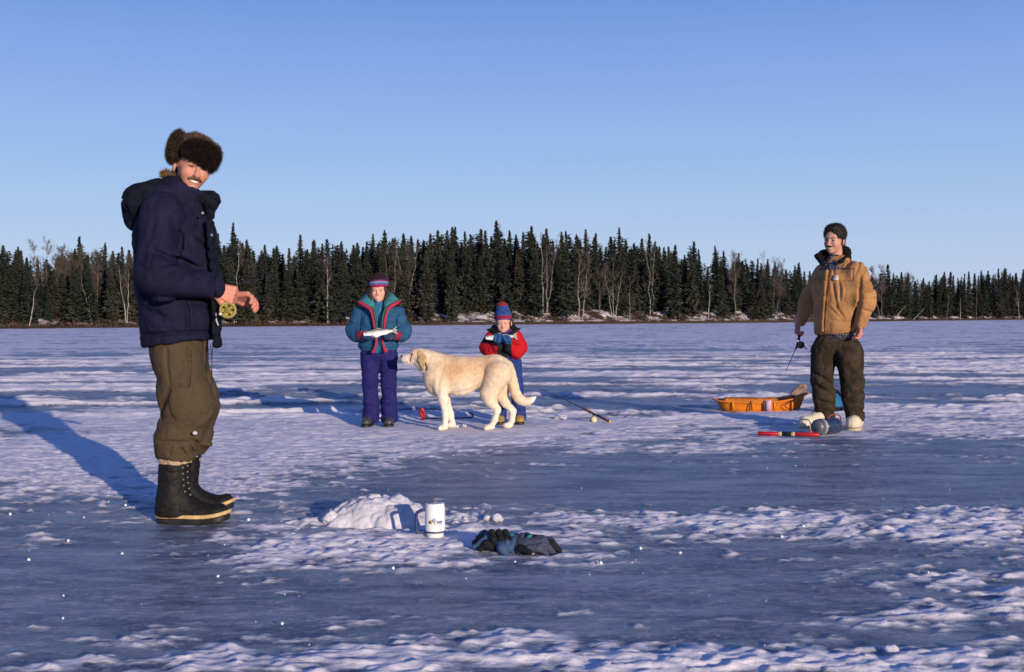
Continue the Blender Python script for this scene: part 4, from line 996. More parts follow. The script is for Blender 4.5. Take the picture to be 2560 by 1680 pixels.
ar = chain([p(996, 782, .0), p(1011, 828, -.02), p(1004, 838, -.06), p(985, 835, -.15)], [.060, .061, .060, .050], .03)
openv = uni(.01, *[cap(p(948, 760, -.2), p(948, 880, -.2), .14, .14, (1, 0, 0), .42), cap(p(948, 745, -.13), p(948, 790, -.16), .16, .05, (1, 0, 0), .62)])
jkt = sub(uni(.03, tor, al, ar), openv, .01)
def ribs(P):  # stitched quilting lines
    z = P[:, 2]; return (.0035 * np.cos(z * 2 * np.pi / .085)).astype(np.float32)
solid('jacket', disp(jkt, both(wrinkle(.004, 14, 31, .8), ribs, seams([(p(905, 790), p(903, 860), .008, .012), (p(992, 790), p(992, 860), .008, .012), (p(872, 805), p(900, 815), .010, .010), (p(1000, 812), p(1022, 806), .010, .010), (p(876, 825), p(900, 832), .010, .008), (p(897, 868), p(935, 872), .007, .008), (p(962, 872), p(998, 868), .007, .008)], d2))), .0065, teal, girl)
inn = uni(.03, cap(p(947, 865, -.02), p(947, 775, -.0), .108, .095, (1, 0, 0), 1.2), cap(p(948, 790, -.01), p(948, 764, .0), .085, .058))
solid('inner_jacket', disp(inter(inn, half(p(946, 882), (0, 0, -1)), .01), wrinkle(.005, 22, 33)), .0065, vestm, girl)
V, F = tube([p(951, 769, -.085), p(951, 800, -.125), p(951, 840, -.135), p(950, 876, -.135)], .007, 6); obj('zip', V, F, mat('zip_aqua', (.10, .36, .48), .6), girl)
# wide open collar: lining wings with raspberry edge and green piping
for sgn in (-1, 1):
    u_ = -2 if sgn > 0 else 0
    X = lambda dx, py, dy: p(948 + sgn * dx, py + u_, dy)
    V, F = plate([X(18, 728, -.02), X(34, 737, -.045), X(53, 756, -.095), X(38, 764, -.125), X(26, 770, -.145), X(12, 776, -.150), X(13, 755, -.085)], .012); wg = obj('collar_wing', V, F, aqua, girl)
    V, F = plate([X(14, 726, .05), X(30, 734, .045), X(52, 754, -.06), X(36, 745, -.06), X(17, 728, -.03)], .012); obj('collar_back', V, F, teal, wg)
    e0 = [X(55, 757, -.100), X(40, 768, -.135), X(27, 776, -.160), X(20, 792, -.178), X(14 if sgn < 0 else 15, 826, -.180)]
    e1 = [X(52, 750, -.096), X(38, 757, -.128), X(22, 767, -.150), X(13, 790, -.176), X(8, 826, -.180)]
    V, F = ribbon(e0, e1, .006); obj('trim', V, F, pink, girl)
    V, F = ribbon(e1[2:], [X(15, 766, -.140), X(6.5, 790, -.172), X(3.5, 826, -.176)], .005); obj('trim', V, F, greenm, girl)
    V, F = ribbon([X(11, 846, -.178), X(13, 864, -.182), X(23, 883, -.185)], [X(4, 846, -.176), X(6, 864, -.180), X(9, 882, -.183)], .006); obj('trim', V, F, pink, girl)
# mittens under the fish
mit = mat('knit_mitten', (.030, .055, .13), .95, var=.3, vscale=60, bump=.7, bscale=300); cuffm = mat('mitten_cuff', (.30, .022, .045), .9, var=.3, vscale=80)
for sgn, hx in ((-1, 916), (1, 978)):
    mm = uni(.012, ell(p(hx, 842, -.20), (.046, .042, .030)), ell(p(hx - sgn * 8, 843, -.225), (.04, .028, .026)), cap(p(hx + sgn * 2, 836, -.20), p(hx - sgn * 9, 829, -.215), .017, .013))
    m_, _, _ = solid('mitten', disp(mm, wrinkle(.003, 40, 3)), .005, mit, girl)
    solid('cuff', disp(cap(p(hx + sgn * 7, 838, -.17), p(hx + sgn * 14, 838, -.14), .042, .046), wrinkle(.003, 50, 5)), .005, cuffm, m_)
    solid('finger_patch', uni(.008, ell(p(hx - sgn * 4, 845, -.236), (.028, .008, .014))), .004, cuffm, m_)
# snow pants
pl_ = uni(.025, cap(p(932, 878), p(962, 878), .100, .100), chain([p(925, 890), p(925, 960), p(926, 1005), p(926, 1045)], [.088, .070, .068, .078], .02), chain([p(970, 890), p(971, 960), p(972, 1005), p(973, 1045)], [.088, .070, .068, .078], .02))
solid('snow_pants', disp(inter(pl_, half(p(946, 1058), (0, 0, -1)), .015), both(wrinkle(.005, 13, 41, 1.5), wrinkle(.002, 40, 42), seams([(p(910, 1012), p(945, 1018), .012, .012), (p(952, 1008), p(992, 1016), .012, .012), (p(908, 1034), p(946, 1040), .011, .010), (p(955, 1036), p(994, 1030), .011, .010), (p(915, 965), p(938, 978), .014, .008)], d2))), .0068, purp, girl)
shoe_b = mat('grey_winter_boot', (.060, .060, .066), .4, var=.3, vscale=50, spec=.5)
for bx_ in (924, 972):
    c0 = p(bx_, 1060, .08); boot(girl, (c0[0], c0[1], 0), (c0[0] + (-.02 if bx_ < 950 else .015), c0[1] - .22, 0), .12, .05, shoe_b, rub_black, None, welt=(.02, .03), wide=.045, h=.005)
# hair and knit cap
hr = uni(.01, ell((-.01, 0, .035), (.098, .080, .086)), chain([(.03, .072, .02), (.045, .076, -.05), (.075, .070, -.17)], [.020, .024, .014]), chain([(.03, -.072, .02), (.045, -.076, -.05), (.075, -.066, -.15)], [.020, .024, .014]), cap((-.03, .06, -.03), (.02, .075, -.15), .034, .026), cap((-.03, -.06, -.03), (.02, -.075, -.14), .034, .026))
hr = sub(hr, uni(.01, ell((.10, 0, -.04), (.075, .056, .095))), .008)
solid('hair', xf(HM, disp(hr, wrinkle(.005, 60, 6, .4))), .005, mat('brown_hair', (.035, .018, .012), .6, var=.3, vscale=80, spec=.3), girl)
capf = uni(.015, ell((-.012, 0, .062), (.112, .095, .090)), ell((-.02, 0, .115), (.085, .075, .052)))
capf = inter(capf, half((0, 0, .036), (-.12, 0, -1)), .01)
def cap_col(V):
    z = inv_pts(HM, V)[:, 2] + .12 * inv_pts(HM, V)[:, 0] * -1; c = np.zeros((len(V), 3)); c[:] = (.035, .016, .026)
    for a_, b_, cl in ((.0, .047, (.30, .022, .075)), (.047, .062, (.085, .10, .27)), (.062, .077, (.14, .26, .36)), (.077, .088, (.25, .03, .11)), (.088, .10, (.06, .03, .09))):
        c[(z >= a_) & (z < b_)] = cl
    c *= (0.85 + 0.3 * np.abs(vnoise(V * 260, 3)))[:, None]; return c
knit = mat('striped_knit', attr=True, rough=.95, var=.12, vscale=150, bump=.7, bscale=350, spec=.1)
kc, V, F = solid('knit_cap', xf(HM, disp(capf, wrinkle(.002, 90, 4))), .0042, knit, girl, col=cap_col)
W, FF, cc = fur(V, F, 4000, .007, .002, (0, 0, -1), .8, 8, col=lambda q, r: np.array([.040, .016, .026]) * (.6 + r.random((len(q), 1))), where=lambda c: (inv_pts(HM, c)[:, 2] > .10) * 1.0)
obj('wool_fuzz', W, FF, fur_m, kc, False, cc)
# her fish
fishm = mat('silver_fish', attr=True, rough=.28, var=.12, vscale=70, spec=.7, coat=.4)
def fish(name, a, b, label, r=.036, dropy=.008):
    a = np.array(a, float); b = np.array(b, float); L = np.linalg.norm(b - a); x = (b - a) / L; M = np.eye(4); y = np.cross((0, 0, 1), x); y /= np.linalg.norm(y); M[:3, 0] = x; M[:3, 1] = y; M[:3, 2] = np.cross(x, y); M[:3, 3] = a
    k = L / .31
    bd = uni(.02, cap((.03, 0, 0), (.12, 0, -.003), .018, r * .95, (0, 1, 0), .55), cap((.12, 0, -.003), (.20, 0, 0), r * .95, r * .62, (0, 1, 0), .55), cap((.20, 0, 0), (.262, 0, .001), r * .62, .011, (0, 1, 0), .5))
    o = empty(name, (a + b) / 2, label, 'fish')
    def fc(V):
        Q = inv_pts(M, V); z = Q[:, 2] / r; c = np.zeros((len(V), 3)); t = np.clip((z + .2) / .9, 0, 1)[:, None]
        c[:] = np.array([.80, .79, .74]) * (1 - t) + np.array([.13, .14, .11]) * t; return c
    MS = M.copy(); MS[:3, :3] *= k
    solid('fish_body', xf(MS, bd), .0042, fishm, o, col=fc)
    tail = uni(.004, cap((.258, 0, 0), (.305, 0, .030), .010, .006, (0, 1, 0), .45), cap((.258, 0, 0), (.305, 0, -.028), .010, .006, (0, 1, 0), .45), cap((.265, 0, 0), (.292, 0, 0), .012, .014, (0, 1, 0), .35))
    solid('tail_fin', xf(MS, tail), .004, mat('fish_fin', (.42, .38, .33), .5, var=.3, vscale=90), o)
    solid('dorsal_fin', xf(MS, uni(.004, cap((.125, 0, .028), (.15, 0, .036), .008, .006, (0, 1, 0), .4), cap((.15, 0, .036), (.175, 0, .026), .006, .005, (0, 1, 0), .4))), .004, mat('fish_fin'), o)
    solid('pectoral_fin', xf(MS, cap((.085, -.016, -.018), (.112, -.020, -.032), .006, .008, (0, 1, 0), .4)), .004, mat('fish_fin'), o)
    solid('eye', xf(MS, ell((.036, -.0105, .006), (.005, .004, .005))), .002, rub_black, o)
    return o
fish('fish', p(904, 836, -.24), p(994, 826, -.24), 'long silver fish lying across the girl\'s mittens', r=.036)

# ================================================================== 3  BOY WITH THE FISH
d3 = 10.48; p = PXW(d3)
boy = empty('person', (p(1268, 1062)[0], d3, 0), 'small boy in red jacket and blue striped cap behind the dog', 'person')
HM = trs(p(1259, 807, -.03), rotm(R(-95), R(6), R(4)), .86)
red = mat('red_jacket', (.42, .008, .014), .75, var=.2, vscale=18, bump=.4, bscale=250, spec=.15)
blk = mat('black_panel', (.010, .011, .012), .85, var=.3, vscale=30, spec=.15)
bluep = mat('blue_bib_pants', (.022, .045, .20), .8, var=.2, vscale=25, bump=.4, bscale=220, spec=.15)
bb = uni(.02, xf(HM, head_sdf(child=1, smile=1, nose=.65)), chain([p(1262, 835), p(1265, 880)], [.04, .05], .04), chain([p(1254, 900), p(1250, 1045)], [.03, .03]), chain([p(1284, 900), p(1297, 1045)], [.03, .03]),
         chain([p(1232, 838), p(1222, 872), p(1245, 858, -.17)], [.03, .03, .02]), chain([p(1292, 838), p(1298, 872), p(1272, 860, -.17)], [.03, .03, .02]))
solid('body', bb, .0055, skin_m, boy, col=body_col(HM, SKIN_FAIR, brow=(.22, .13, .09), flush=.35, brow_a=.5, eye=(.07, .045, .035)))
jt = uni(.04, inter(cap(p(1264, 880), p(1264, 842), .105, .095, (1, 0, 0), 1.25), half(p(1264, 897), (0, 0, -1)), .01))
sl_ = chain([p(1231, 842, .0), p(1219, 868, -.02), p(1228, 876, -.07), p(1244, 866, -.15)], [.062, .070, .066, .048], .03)
sr_ = chain([p(1290, 842, .0), p(1298, 868, -.02), p(1290, 878, -.07), p(1273, 868, -.15)], [.062, .070, .066, .048], .03)
def rcol(V):
    c = np.tile(np.array([.42, .008, .014]), (len(V), 1)); px_ = V[:, 0] / V[:, 1] * FPX + 1280; py_ = yh(px_) + (CAMZ - V[:, 2]) / V[:, 1] * FPX
    c[(px_ > 1243) & (px_ < 1279)] = (.012, .013, .016)
    c[((py_ > 846) & (py_ < 857 + .08 * (px_ - 1210)) & (px_ < 1246))] = (.014, .014, .014)
    c[(px_ > 1283) & (px_ < 1290) & (py_ < 850)] = (.012, .012, .014); return c
redv = mat('red_black_jacket', attr=True, rough=.75, var=.15, vscale=20, bump=.4, bscale=250, spec=.15)
solid('jacket', disp(uni(.025, jt, sl_, sr_), both(wrinkle(.004, 16, 51), wrinkle(.0015, 45, 52))), .006, redv, boy, col=rcol)
colr = sub(uni(.012, cap(p(1240, 826, -.02), p(1219, 824, -.03), .034, .010, (0, 1, 0), .9), cap(p(1279, 826, -.02), p(1298, 822, -.03), .034, .010, (0, 1, 0), .9), cap(p(1235, 830, -.05), p(1262, 838, -.09), .026, .026), cap(p(1285, 830, -.05), p(1262, 838, -.09), .026, .026), cap(p(1240, 824, .05), p(1280, 824, .05), .05)), xf(HM, ell((.01, 0, -.02), (.11, .078, .11))), .006)
solid('collar', disp(colr, wrinkle(.004, 40, 5)), .005, blk, boy)
solid('scarf', uni(.01, cap(p(1262, 834, -.105), p(1276, 826, -.08), .014, .012)), .004, mat('violet_scarf', (.06, .03, .16), .9, var=.3, vscale=80), boy)
# gloves with dark stripes, fingers up round the fish
gl = mat('striped_glove', attr=True, rough=.85, var=.15, vscale=60, bump=.4, bscale=250, spec=.15)
for sgn, hx, hy, tilt in ((-1, 1244, 846, .1), (1, 1270, 849, -.25)):
    fsx = [cap(p(hx, hy + 12, -.20), p(hx + sgn * -1, hy + 2, -.22), .030, .034, (0, 1, 0), .75)]
    for k in range(4):
        o_ = (k - 1.5) * 5.2; bx0 = p(hx + o_, hy + 2, -.235); tx = p(hx + o_ + tilt * 20, hy - 10 + abs(k - 1.5) * 1.5, -.225 + .02 * 0); fsx.append(cap(bx0, tx, .0115, .0105))
    fsx.append(cap(p(hx - sgn * 9, hy + 6, -.21), p(hx - sgn * 11, hy - 3, -.235), .013, .011))
    gf = uni(.005, *fsx)
    def gcol(V, hx=hx, tilt=tilt, hy=hy):
        px_ = V[:, 0] / V[:, 1] * FPX + 1280; py_ = yh(px_) + (CAMZ - V[:, 2]) / V[:, 1] * FPX; q = (px_ - hx - tilt * (hy - py_) * 1.5) / 10.4
        c = np.tile(np.array([.018, .085, .24]), (len(V), 1)); c[np.abs(q - np.round(q)) < .14] = (.012, .014, .03); c[py_ > hy + 11] = (.010, .012, .016); return c
    solid('glove', gf, .004, gl, boy, col=gcol)
pb = uni(.025, cap(p(1252, 888), p(1278, 888), .082, .082), cap(p(1264, 882, -.02), p(1264, 860, -.02), .08, .07), chain([p(1252, 905), p(1251, 970), p(1249, 1040)], [.070, .058, .062], .02), chain([p(1284, 905), p(1291, 970), p(1299, 1040)], [.072, .058, .060], .02))
solid('bib_pants', disp(inter(pb, half(p(1268, 1052), (0, 0, -1)), .015), both(wrinkle(.005, 14, 61, 1.4), wrinkle(.002, 40, 62))), .0065, bluep, boy)
tan_b = mat('tan_boot', (.40, .24, .06), .6, var=.25, vscale=50)
for bx_ in (1248, 1297):
    c0 = p(bx_, 1058, .08); boot(boy, (c0[0], c0[1], 0), (c0[0] + .004, c0[1] - .19, 0), .10, .045, tan_b, rub_black, None, welt=(.018, .028), wide=.042, h=.005)
# tall knit cap
cf = uni(.02, ell((-.012, 0, .066), (.106, .094, .080)), cap((-.015, 0, .09), (-.022, 0, .150), .086, .070), cap((-.022, 0, .15), (-.024, 0, .185), .060, .040))
cf = inter(cf, half((0, 0, .030), (-.15, 0, -1)), .01)
def bcap(V):
    Q = inv_pts(HM, V); z = Q[:, 2] - .15 * Q[:, 0]; c = np.zeros((len(V), 3)); c[:] = (.026, .055, .20)
    n_ = vnoise(V * np.array([180, 180, 180]), 4)
    c[(n_ > .25)] = (.045, .12, .30); c[(n_ < -.35)] = (.02, .03, .12)
    for a_, b_, cl in ((-1, .036, (.16, .03, .07)), (.036, .047, (.14, .06, .22)), (.047, .072, (.28, .012, .028)), (.180, .30, (.22, .03, .03))):
        c[(z >= a_) & (z < b_)] = cl
    return c * (.8 + .4 * np.abs(vnoise(V * 200, 9)))[:, None]
kc, V, F = solid('knit_cap', xf(HM, disp(cf, wrinkle(.003, 70, 4))), .0042, knit, boy, col=bcap)
solid('hair', xf(HM, sub(ell((-.02, 0, .0), (.09, .082, .10)), ell((.10, 0, -.04), (.09, .066, .11)), .01)), .005, mat('brown_hair'), boy)
fish('fish', p(1210, 845, -.215), p(1294, 840, -.215), 'silver fish clutched in the boy\'s blue gloves', r=.034)

# ================================================================== 4  THE DOG
d4 = 9.98; p = PXW(d4)
dog = empty('dog', (p(1170, 1072)[0], d4, 0), 'cream coloured dog standing side-on in front of the boy, looking at the fish', 'dog')
gz = lambda px, dy, z: np.array([(px - 1280) / FPX * (d4 + dy), d4 + dy, z])
yv = (0, 1, 0)
trunk_ = uni(.06, cap(p(1105, 938), p(1150, 940), .158, .163, yv, .80), cap(p(1150, 940), p(1200, 932), .160, .132, yv, .80), cap(p(1200, 932), p(1246, 930), .132, .135, yv, .82), ell(p(1092, 950), (.11, .11, .14)), ell(p(1235, 915), (.09, .10, .09)))
neck_ = uni(.03, cap(p(1108, 920), p(1062, 898), .125, .088, yv, .85), cap(p(1098, 935), p(1060, 908), .10, .066, yv, .8))
head_ = uni(.022, ell(p(1046, 888), (.066, .060, .060)), cap(p(1036, 892), p(1011, 897), .046, .033, yv, .88), cap(p(1040, 900), p(1014, 904), .036, .026, yv, .8), ell(p(1052, 904), (.052, .056, .050)), ell(p(1035, 882), (.02, .045, .018)), cap(p(1054, 912), p(1058, 922), .04, .04, yv, .7))
legs = uni(.012,
  chain([p(1100, 960, -.085), p(1108, 1000, -.10), p(1113, 1035, -.10), gz(1112, -.10, .045)], [.076, .043, .028, .025], .02), uni(.01, ell(gz(1106, -.105, .024), (.046, .036, .026)), ell(gz(1099, -.125, .018), (.02, .015, .017)), ell(gz(1098, -.10, .018), (.02, .015, .017)), ell(gz(1100, -.08, .018), (.02, .015, .017))),
  chain([p(1104, 960, .085), p(1112, 1000, .10), p(1124, 1035, .10), gz(1130, .10, .045)], [.07, .042, .030, .026], .02), ell(gz(1126, .10, .024), (.045, .035, .025)),
  chain([p(1243, 938, -.075), p(1222, 985, -.095), p(1226, 1003, -.10), p(1243, 1024, -.10), p(1236, 1050, -.10), gz(1228, -.10, .04)], [.128, .076, .050, .028, .025, .025], .02), uni(.01, ell(gz(1222, -.105, .024), (.048, .035, .026)), ell(gz(1214, -.125, .018), (.02, .015, .017)), ell(gz(1213, -.10, .018), (.02, .015, .017)), ell(gz(1215, -.08, .018), (.02, .015, .017))),
  chain([p(1256, 938, .075), p(1250, 985, .085), p(1262, 1005, .08), p(1282, 1028, .08), p(1279, 1050, .07), gz(1275, .07, .04)], [.112, .070, .044, .027, .024, .024], .02), ell(gz(1268, .065, .024), (.046, .034, .026)))
tail_ = chain(list(curve_pts([p(1270, 918), p(1281, 950), p(1287, 980), p(1300, 1000), p(1319, 1004), p(1338, 993)], 10)), [.048, .042, .040, .041, .042, .042, .040, .036, .030, .022, .008], .02)
dg_ = uni(.024, trunk_, neck_, head_, legs, tail_)
dcr = [(p(1103, 912), p(1096, 985), .016, .010), (p(1112, 905), p(1106, 940), .012, .007), (p(1076, 890), p(1064, 925), .014, .008), (p(1195, 955), p(1184, 985), .018, .012), (p(1120, 985), p(1180, 972), .012, .006), (p(1210, 935), p(1192, 955), .02, .008), (p(1245, 960), p(1225, 990), .02, .006), (p(1150, 962), p(1190, 952), .02, .006), (p(1268, 950), p(1262, 985), .014, .010)]
def dog_col(V):
    px_ = V[:, 0] / V[:, 1] * FPX + 1280; py_ = yh(px_) + (CAMZ - V[:, 2]) / V[:, 1] * FPX
    n_ = fbm3(V * 9, 3, 3)
    c = np.zeros((len(V), 3)); pale = np.array([.68, .52, .35]); tan_ = np.array([.54, .33, .17]); wht = np.array([.78, .68, .55])
    back = np.exp(-(((py_ - 915) / 28) ** 2)) * np.clip((px_ - 1085) / 40, 0, 1) * np.clip((1270 - px_) / 50, 0, 1)
    side_ = np.exp(-(((px_ - 1130) / 28) ** 2 + ((py_ - 935) / 26) ** 2))
    t = np.clip(.95 * back + .55 * side_ + .5 * n_, 0, 1)[:, None]; c[:] = pale * (1 - t) + tan_ * t
    w_ = np.clip((py_ - 990) / 40, 0, 1)[:, None] * .8; c = c * (1 - w_) + wht * w_
    w2 = (np.exp(-(((px_ - 1015) / 16) ** 2 + ((py_ - 900) / 16) ** 2)))[:, None] * .7; c = c * (1 - w2) + np.array([.60, .52, .46]) * w2
    tip = np.clip((px_ - 1322) / 12, 0, 1)[:, None] * (py_ < 1010)[:, None]; c = c * (1 - tip) + np.array([.78, .72, .66]) * tip
    bel = np.clip((py_ - 962) / 18, 0, 1)[:, None] * ((px_ > 1090) & (px_ < 1200))[:, None] * .6; c = c * (1 - bel) + wht * bel
    return c
coat_m = mat('dog_coat', attr=True, rough=.85, var=.14, vscale=35, bump=.6, bscale=150, spec=.12)
o, V, F = solid('body', disp(dg_, both(seams(dcr, d4 + .02), lambda P: (.0025 * fbm3(P * 28, 5, 2)).astype(np.float32))), .0058, coat_m, dog, col=dog_col)
def comb_d(q): return np.stack([np.full(len(q), .8), np.zeros(len(q)), np.full(len(q), -.55)], 1)
W, FF, cc = fur(V, F, 26000, .009, .0022, comb_d, .12, 9, .15, col=lambda q, r: dog_col(q) * (.75 + .5 * r.random((len(q), 1))))
tag(obj('coat', W, FF, fur_m, dog, False, cc), kind='stuff')
dk = mat('dog_nose', (.012, .010, .010), .35, var=.1, spec=.5)
solid('nose', uni(.006, ell(p(1004.5, 892), (.014, .020, .014)), ell(p(1006, 896), (.010, .014, .010))), .003, dk, dog)
for dy in (-.043, .043): solid('eye', ell(p(1030, 886, dy), (.0085, .006, .0075)), .0025, dk, dog)
solid('mouth', cap(p(1009, 905, -.024), p(1020, 906, -.030), .002, .002), .002, dk, dog)
earm = mat('dog_ear', (.54, .34, .17), .9, var=.25, vscale=40, bump=.5)
for dy in (-1, 1):
    er = uni(.012, cap(p(1050, 884, dy * .056), p(1056, 900, dy * .078), .030, .040, (0, 1, 0), .40), cap(p(1056, 900, dy * .078), p(1059, 920, dy * .080), .040, .016, (0, 1, 0), .40))
    solid('ear', disp(er, wrinkle(.003, 40, 2)), .0045, earm, dog)
nk = np.array([1069, 908]); ring = []
for k in range(25):
    a = k / 24 * 6.2832; ring.append(p(1064 + 5 * math.cos(a) * .4, 908 - math.cos(a) * 30 + 2, math.sin(a) * .085) + np.array([-math.cos(a) * .03, 0, 0]))
V, F = tube(ring, .0075, 6); obj('collar', V, F, mat('dog_collar', (.05, .05, .03), .7), dog)
ring = [p(1028 + 2.5 * math.cos(a), 893 - 13.5 * math.cos(a), math.sin(a) * .047) for a in np.linspace(0, 6.2832, 21)]
V, F = tube(ring, .0035, 6); obj('muzzle_strap', V, F, mat('grey_strap', (.06, .06, .08), .7), dog)

# ================================================================== 5  MAN IN THE TAN COAT
d5 = 9.92; p = PXW(d5)
man2 = empty('person', (p(2085, 1070)[0], d5, 0), 'bareheaded man in tan work coat and white boots, smiling to the left', 'person')
HM = trs(p(2086, 600, -.02), rotm(R(-132), R(4), R(-3)), 1.02)
tanm = mat('tan_duck_canvas', (.42, .210, .085), .85, var=.2, vscale=9, bump=.5, bscale=300, spec=.12)
cord = mat('dark_corduroy', (.012, .010, .009), .95, var=.3, vscale=90, bump=.6, spec=.1)
brn = mat('brown_pants', (.048, .034, .021), .85, var=.3, vscale=16, bump=.5, bscale=250, spec=.12)
sv = np.array([.50, -.866, 0])
hl = p(2147, 815, -.16); hr_ = p(1996, 812, .0)
H1 = trs(p(2147, 812, -.20), hand_frame((.0, -.10, -1), (-.85, -.2, .0)), 1.0)
H2 = trs(p(1995, 810, .28), hand_frame((-.10, -.15, -1), (.75, -.6, .0)), 1.0)
bdy = uni(.02, xf(HM, head_sdf(smile=1, nose=1.1)), chain([p(2090, 650), p(2090, 700), p(2088, 840)], [.055, .10, .12], .05),
          chain([p(2140, 680, -.17), p(2162, 745, -.20), p(2147, 812, -.20)], [.045, .04, .027]), chain([p(2060, 682, .24), p(2022, 745, .36), p(1995, 810, .28)], [.045, .04, .027]),
          chain([p(2065, 860, .03), p(2058, 950, .0), p(2062, 1045, .0)], [.06, .05, .04]), chain([p(2115, 860, -.05), p(2128, 950, -.06), p(2138, 1045, -.06)], [.06, .05, .04]),
          xf(H1, mirror_y(hand_sdf((.55, .7, .5), .4))), xf(H2, hand_sdf((.9, 1.1, .7), .7)))
solid('body', bdy, .0048, skin_m, man2, col=body_col(HM, (.50, .26, .18), hand=(.52, .20, .14), brow=(.03, .02, .015), stubble=.3, flush=.25))
solid('moustache', xf(HM, uni(.005, cap((.105, .002, -.049), (.092, .026, -.057), .0075, .005), cap((.105, -.002, -.049), (.092, -.026, -.057), .0075, .005))), .003, mat('black_moustache', (.025, .018, .014), .9), man2)
hs = uni(.012, ell((-.018, 0, .052), (.108, .092, .090)), ell((.030, 0, .100), (.058, .066, .032)), ell((-.07, 0, -.03), (.045, .062, .06)), cap((-.09, 0, -.06), (-.105, .0, -.12), .04, .024), cap((-.004, .078, .02), (-.002, .079, -.012), .012, .008), cap((-.004, -.078, .02), (-.002, -.079, -.012), .012, .008))
hs = sub(sub(sub(hs, ell((.110, 0, -.012), (.088, .072, .096)), .008), ell((-.012, .085, -.022), (.024, .016, .032)), .006), ell((-.012, -.085, -.022), (.024, .016, .032)), .006)
V, F = mesh_sdf(xf(HM, disp(hs, wrinkle(.004, 34, 3))), .0048)
W, FF, cc = fur(V, F, 8000, .014, .0016, HM[:3, :3] @ np.array([-.6, 0, -.4]), .35, 4, col=lambda q, r: np.array([.020, .014, .011]) * (.5 + 1.1 * r.random((len(q), 1))))
hh_ = obj('hair', V, F, mat('black_hair', (.014, .010, .008), .65, var=.3, vscale=80, spec=.3), man2); obj('hair_strands', W, FF, fur_m, hh_, False, cc)
# coat
tt = uni(.05, cap(p(2090, 818), p(2092, 720), .172, .176, sv, 1.20), cap(p(2092, 720), p(2094, 668), .172, .110, sv, 1.45))
tt = inter(tt, half(p(2088, 834), (.10, .0, -1)), .014)
a1 = chain([p(2140, 680, -.17), p(2162, 742, -.20), p(2162, 760, -.20), p(2150, 806, -.20)], [.094, .090, .084, .062], .04)
a2 = chain([p(2060, 682, .24), p(2026, 742, .36), p(2018, 760, .36), p(2002, 800, .30)], [.086, .080, .074, .056], .04)
vcut = uni(.01, cap(p(2074, 640, -.22), p(2062, 686, -.20), .085, .015, (1, 0, 0), .75))
tt = inter(tt, half(p(2056, 760, -.155), (-.93, -.36, .02)), .012)  # front-left cut flat to put this panel in shade
ct = sub(uni(.016, uni(.045, tt, a1), a2), vcut, .01)
def surf(px, py, out=.0):
    for dy in np.arange(-.40, .1, .003):
        if ct(p(px, py, dy).astype(np.float32)[None])[0] < .001: return p(px, py, dy - out)
    return p(px, py, -.15)
# the lapped front edge stands proud to shade the panel under it
lapp = uni(.01, *[cap(surf(x0, y0, .012) , surf(x1, y1, .012), .019, .019, (0, 1, 0), 1.5) for (x0, y0), (x1, y1) in zip(((2067, 680), (2063, 705), (2060, 750), (2058, 790)), ((2063, 705), (2060, 750), (2058, 790), (2056, 826)))])
ct = uni(.010, ct, lapp)
tcr = [(p(2070, 668), p(2062, 690), .006, .010), (p(2062, 690), p(2054, 740), .006, .012), (p(2054, 740), p(2050, 832), .006, .012), (p(2078, 674), p(2112, 676), .005, .010), (p(2076, 676), p(2070, 704), .005, .008), (p(2112, 676), p(2110, 704), .005, .006), (p(2070, 704), p(2110, 705), .005, .008),
       (p(2082, 705), p(2085, 752), .010, .012), (p(2066, 700), p(2078, 770), .010, .008), (p(2125, 645), p(2100, 670), .009, .009), (p(2135, 648), p(2116, 690), .009, .010), (p(2148, 660), p(2128, 700), .010, .010), (p(2128, 690), p(2126, 760), .014, .020), (p(2126, 760), p(2112, 830), .016, .020),
       (p(2130, 712), p(2165, 700), .010, .010), (p(2130, 730), p(2172, 722), .010, .010), (p(2136, 752), p(2170, 745), .009, .008), (p(2064, 800), p(2116, 805), .007, .006), (p(2070, 760), p(2096, 798), .012, .009), (p(2062, 770), p(2092, 802), .012, .007), (p(2132, 775), p(2160, 782), .010, .007), (p(2040, 675), p(2052, 705), .006, .008), (p(2056, 690), p(2030, 692), .006, .008), (p(2040, 720), p(2046, 740), .010, .010)]
solid('coat', disp(ct, both(seams([(a_, b_, w_, e_ * 1.5) for a_, b_, w_, e_ in tcr], d5 + .03), wrinkle(.003, 10, 71, .8), wrinkle(.0012, 40, 72))), .0058, tanm, man2)
ccut = xf(HM, cap((.0, 0, -.04), (.06, 0, -.16), .075, .085))
co = sub(uni(.015, cap(p(2060, 640, .06), p(2112, 632, .06), .056, .056), cap(p(2112, 630, .05), p(2118, 645, -.05), .050, .034), cap(p(2118, 645, -.06), p(2100, 655, -.15), .030, .018), cap(p(2062, 640, .05), p(2046, 640, -.0), .042, .026), cap(p(2042, 641, .0), p(2056, 660, -.10), .022, .016)), ccut, .008)
solid('collar', disp(co, wrinkle(.003, 60, 2)), .005, cord, man2)
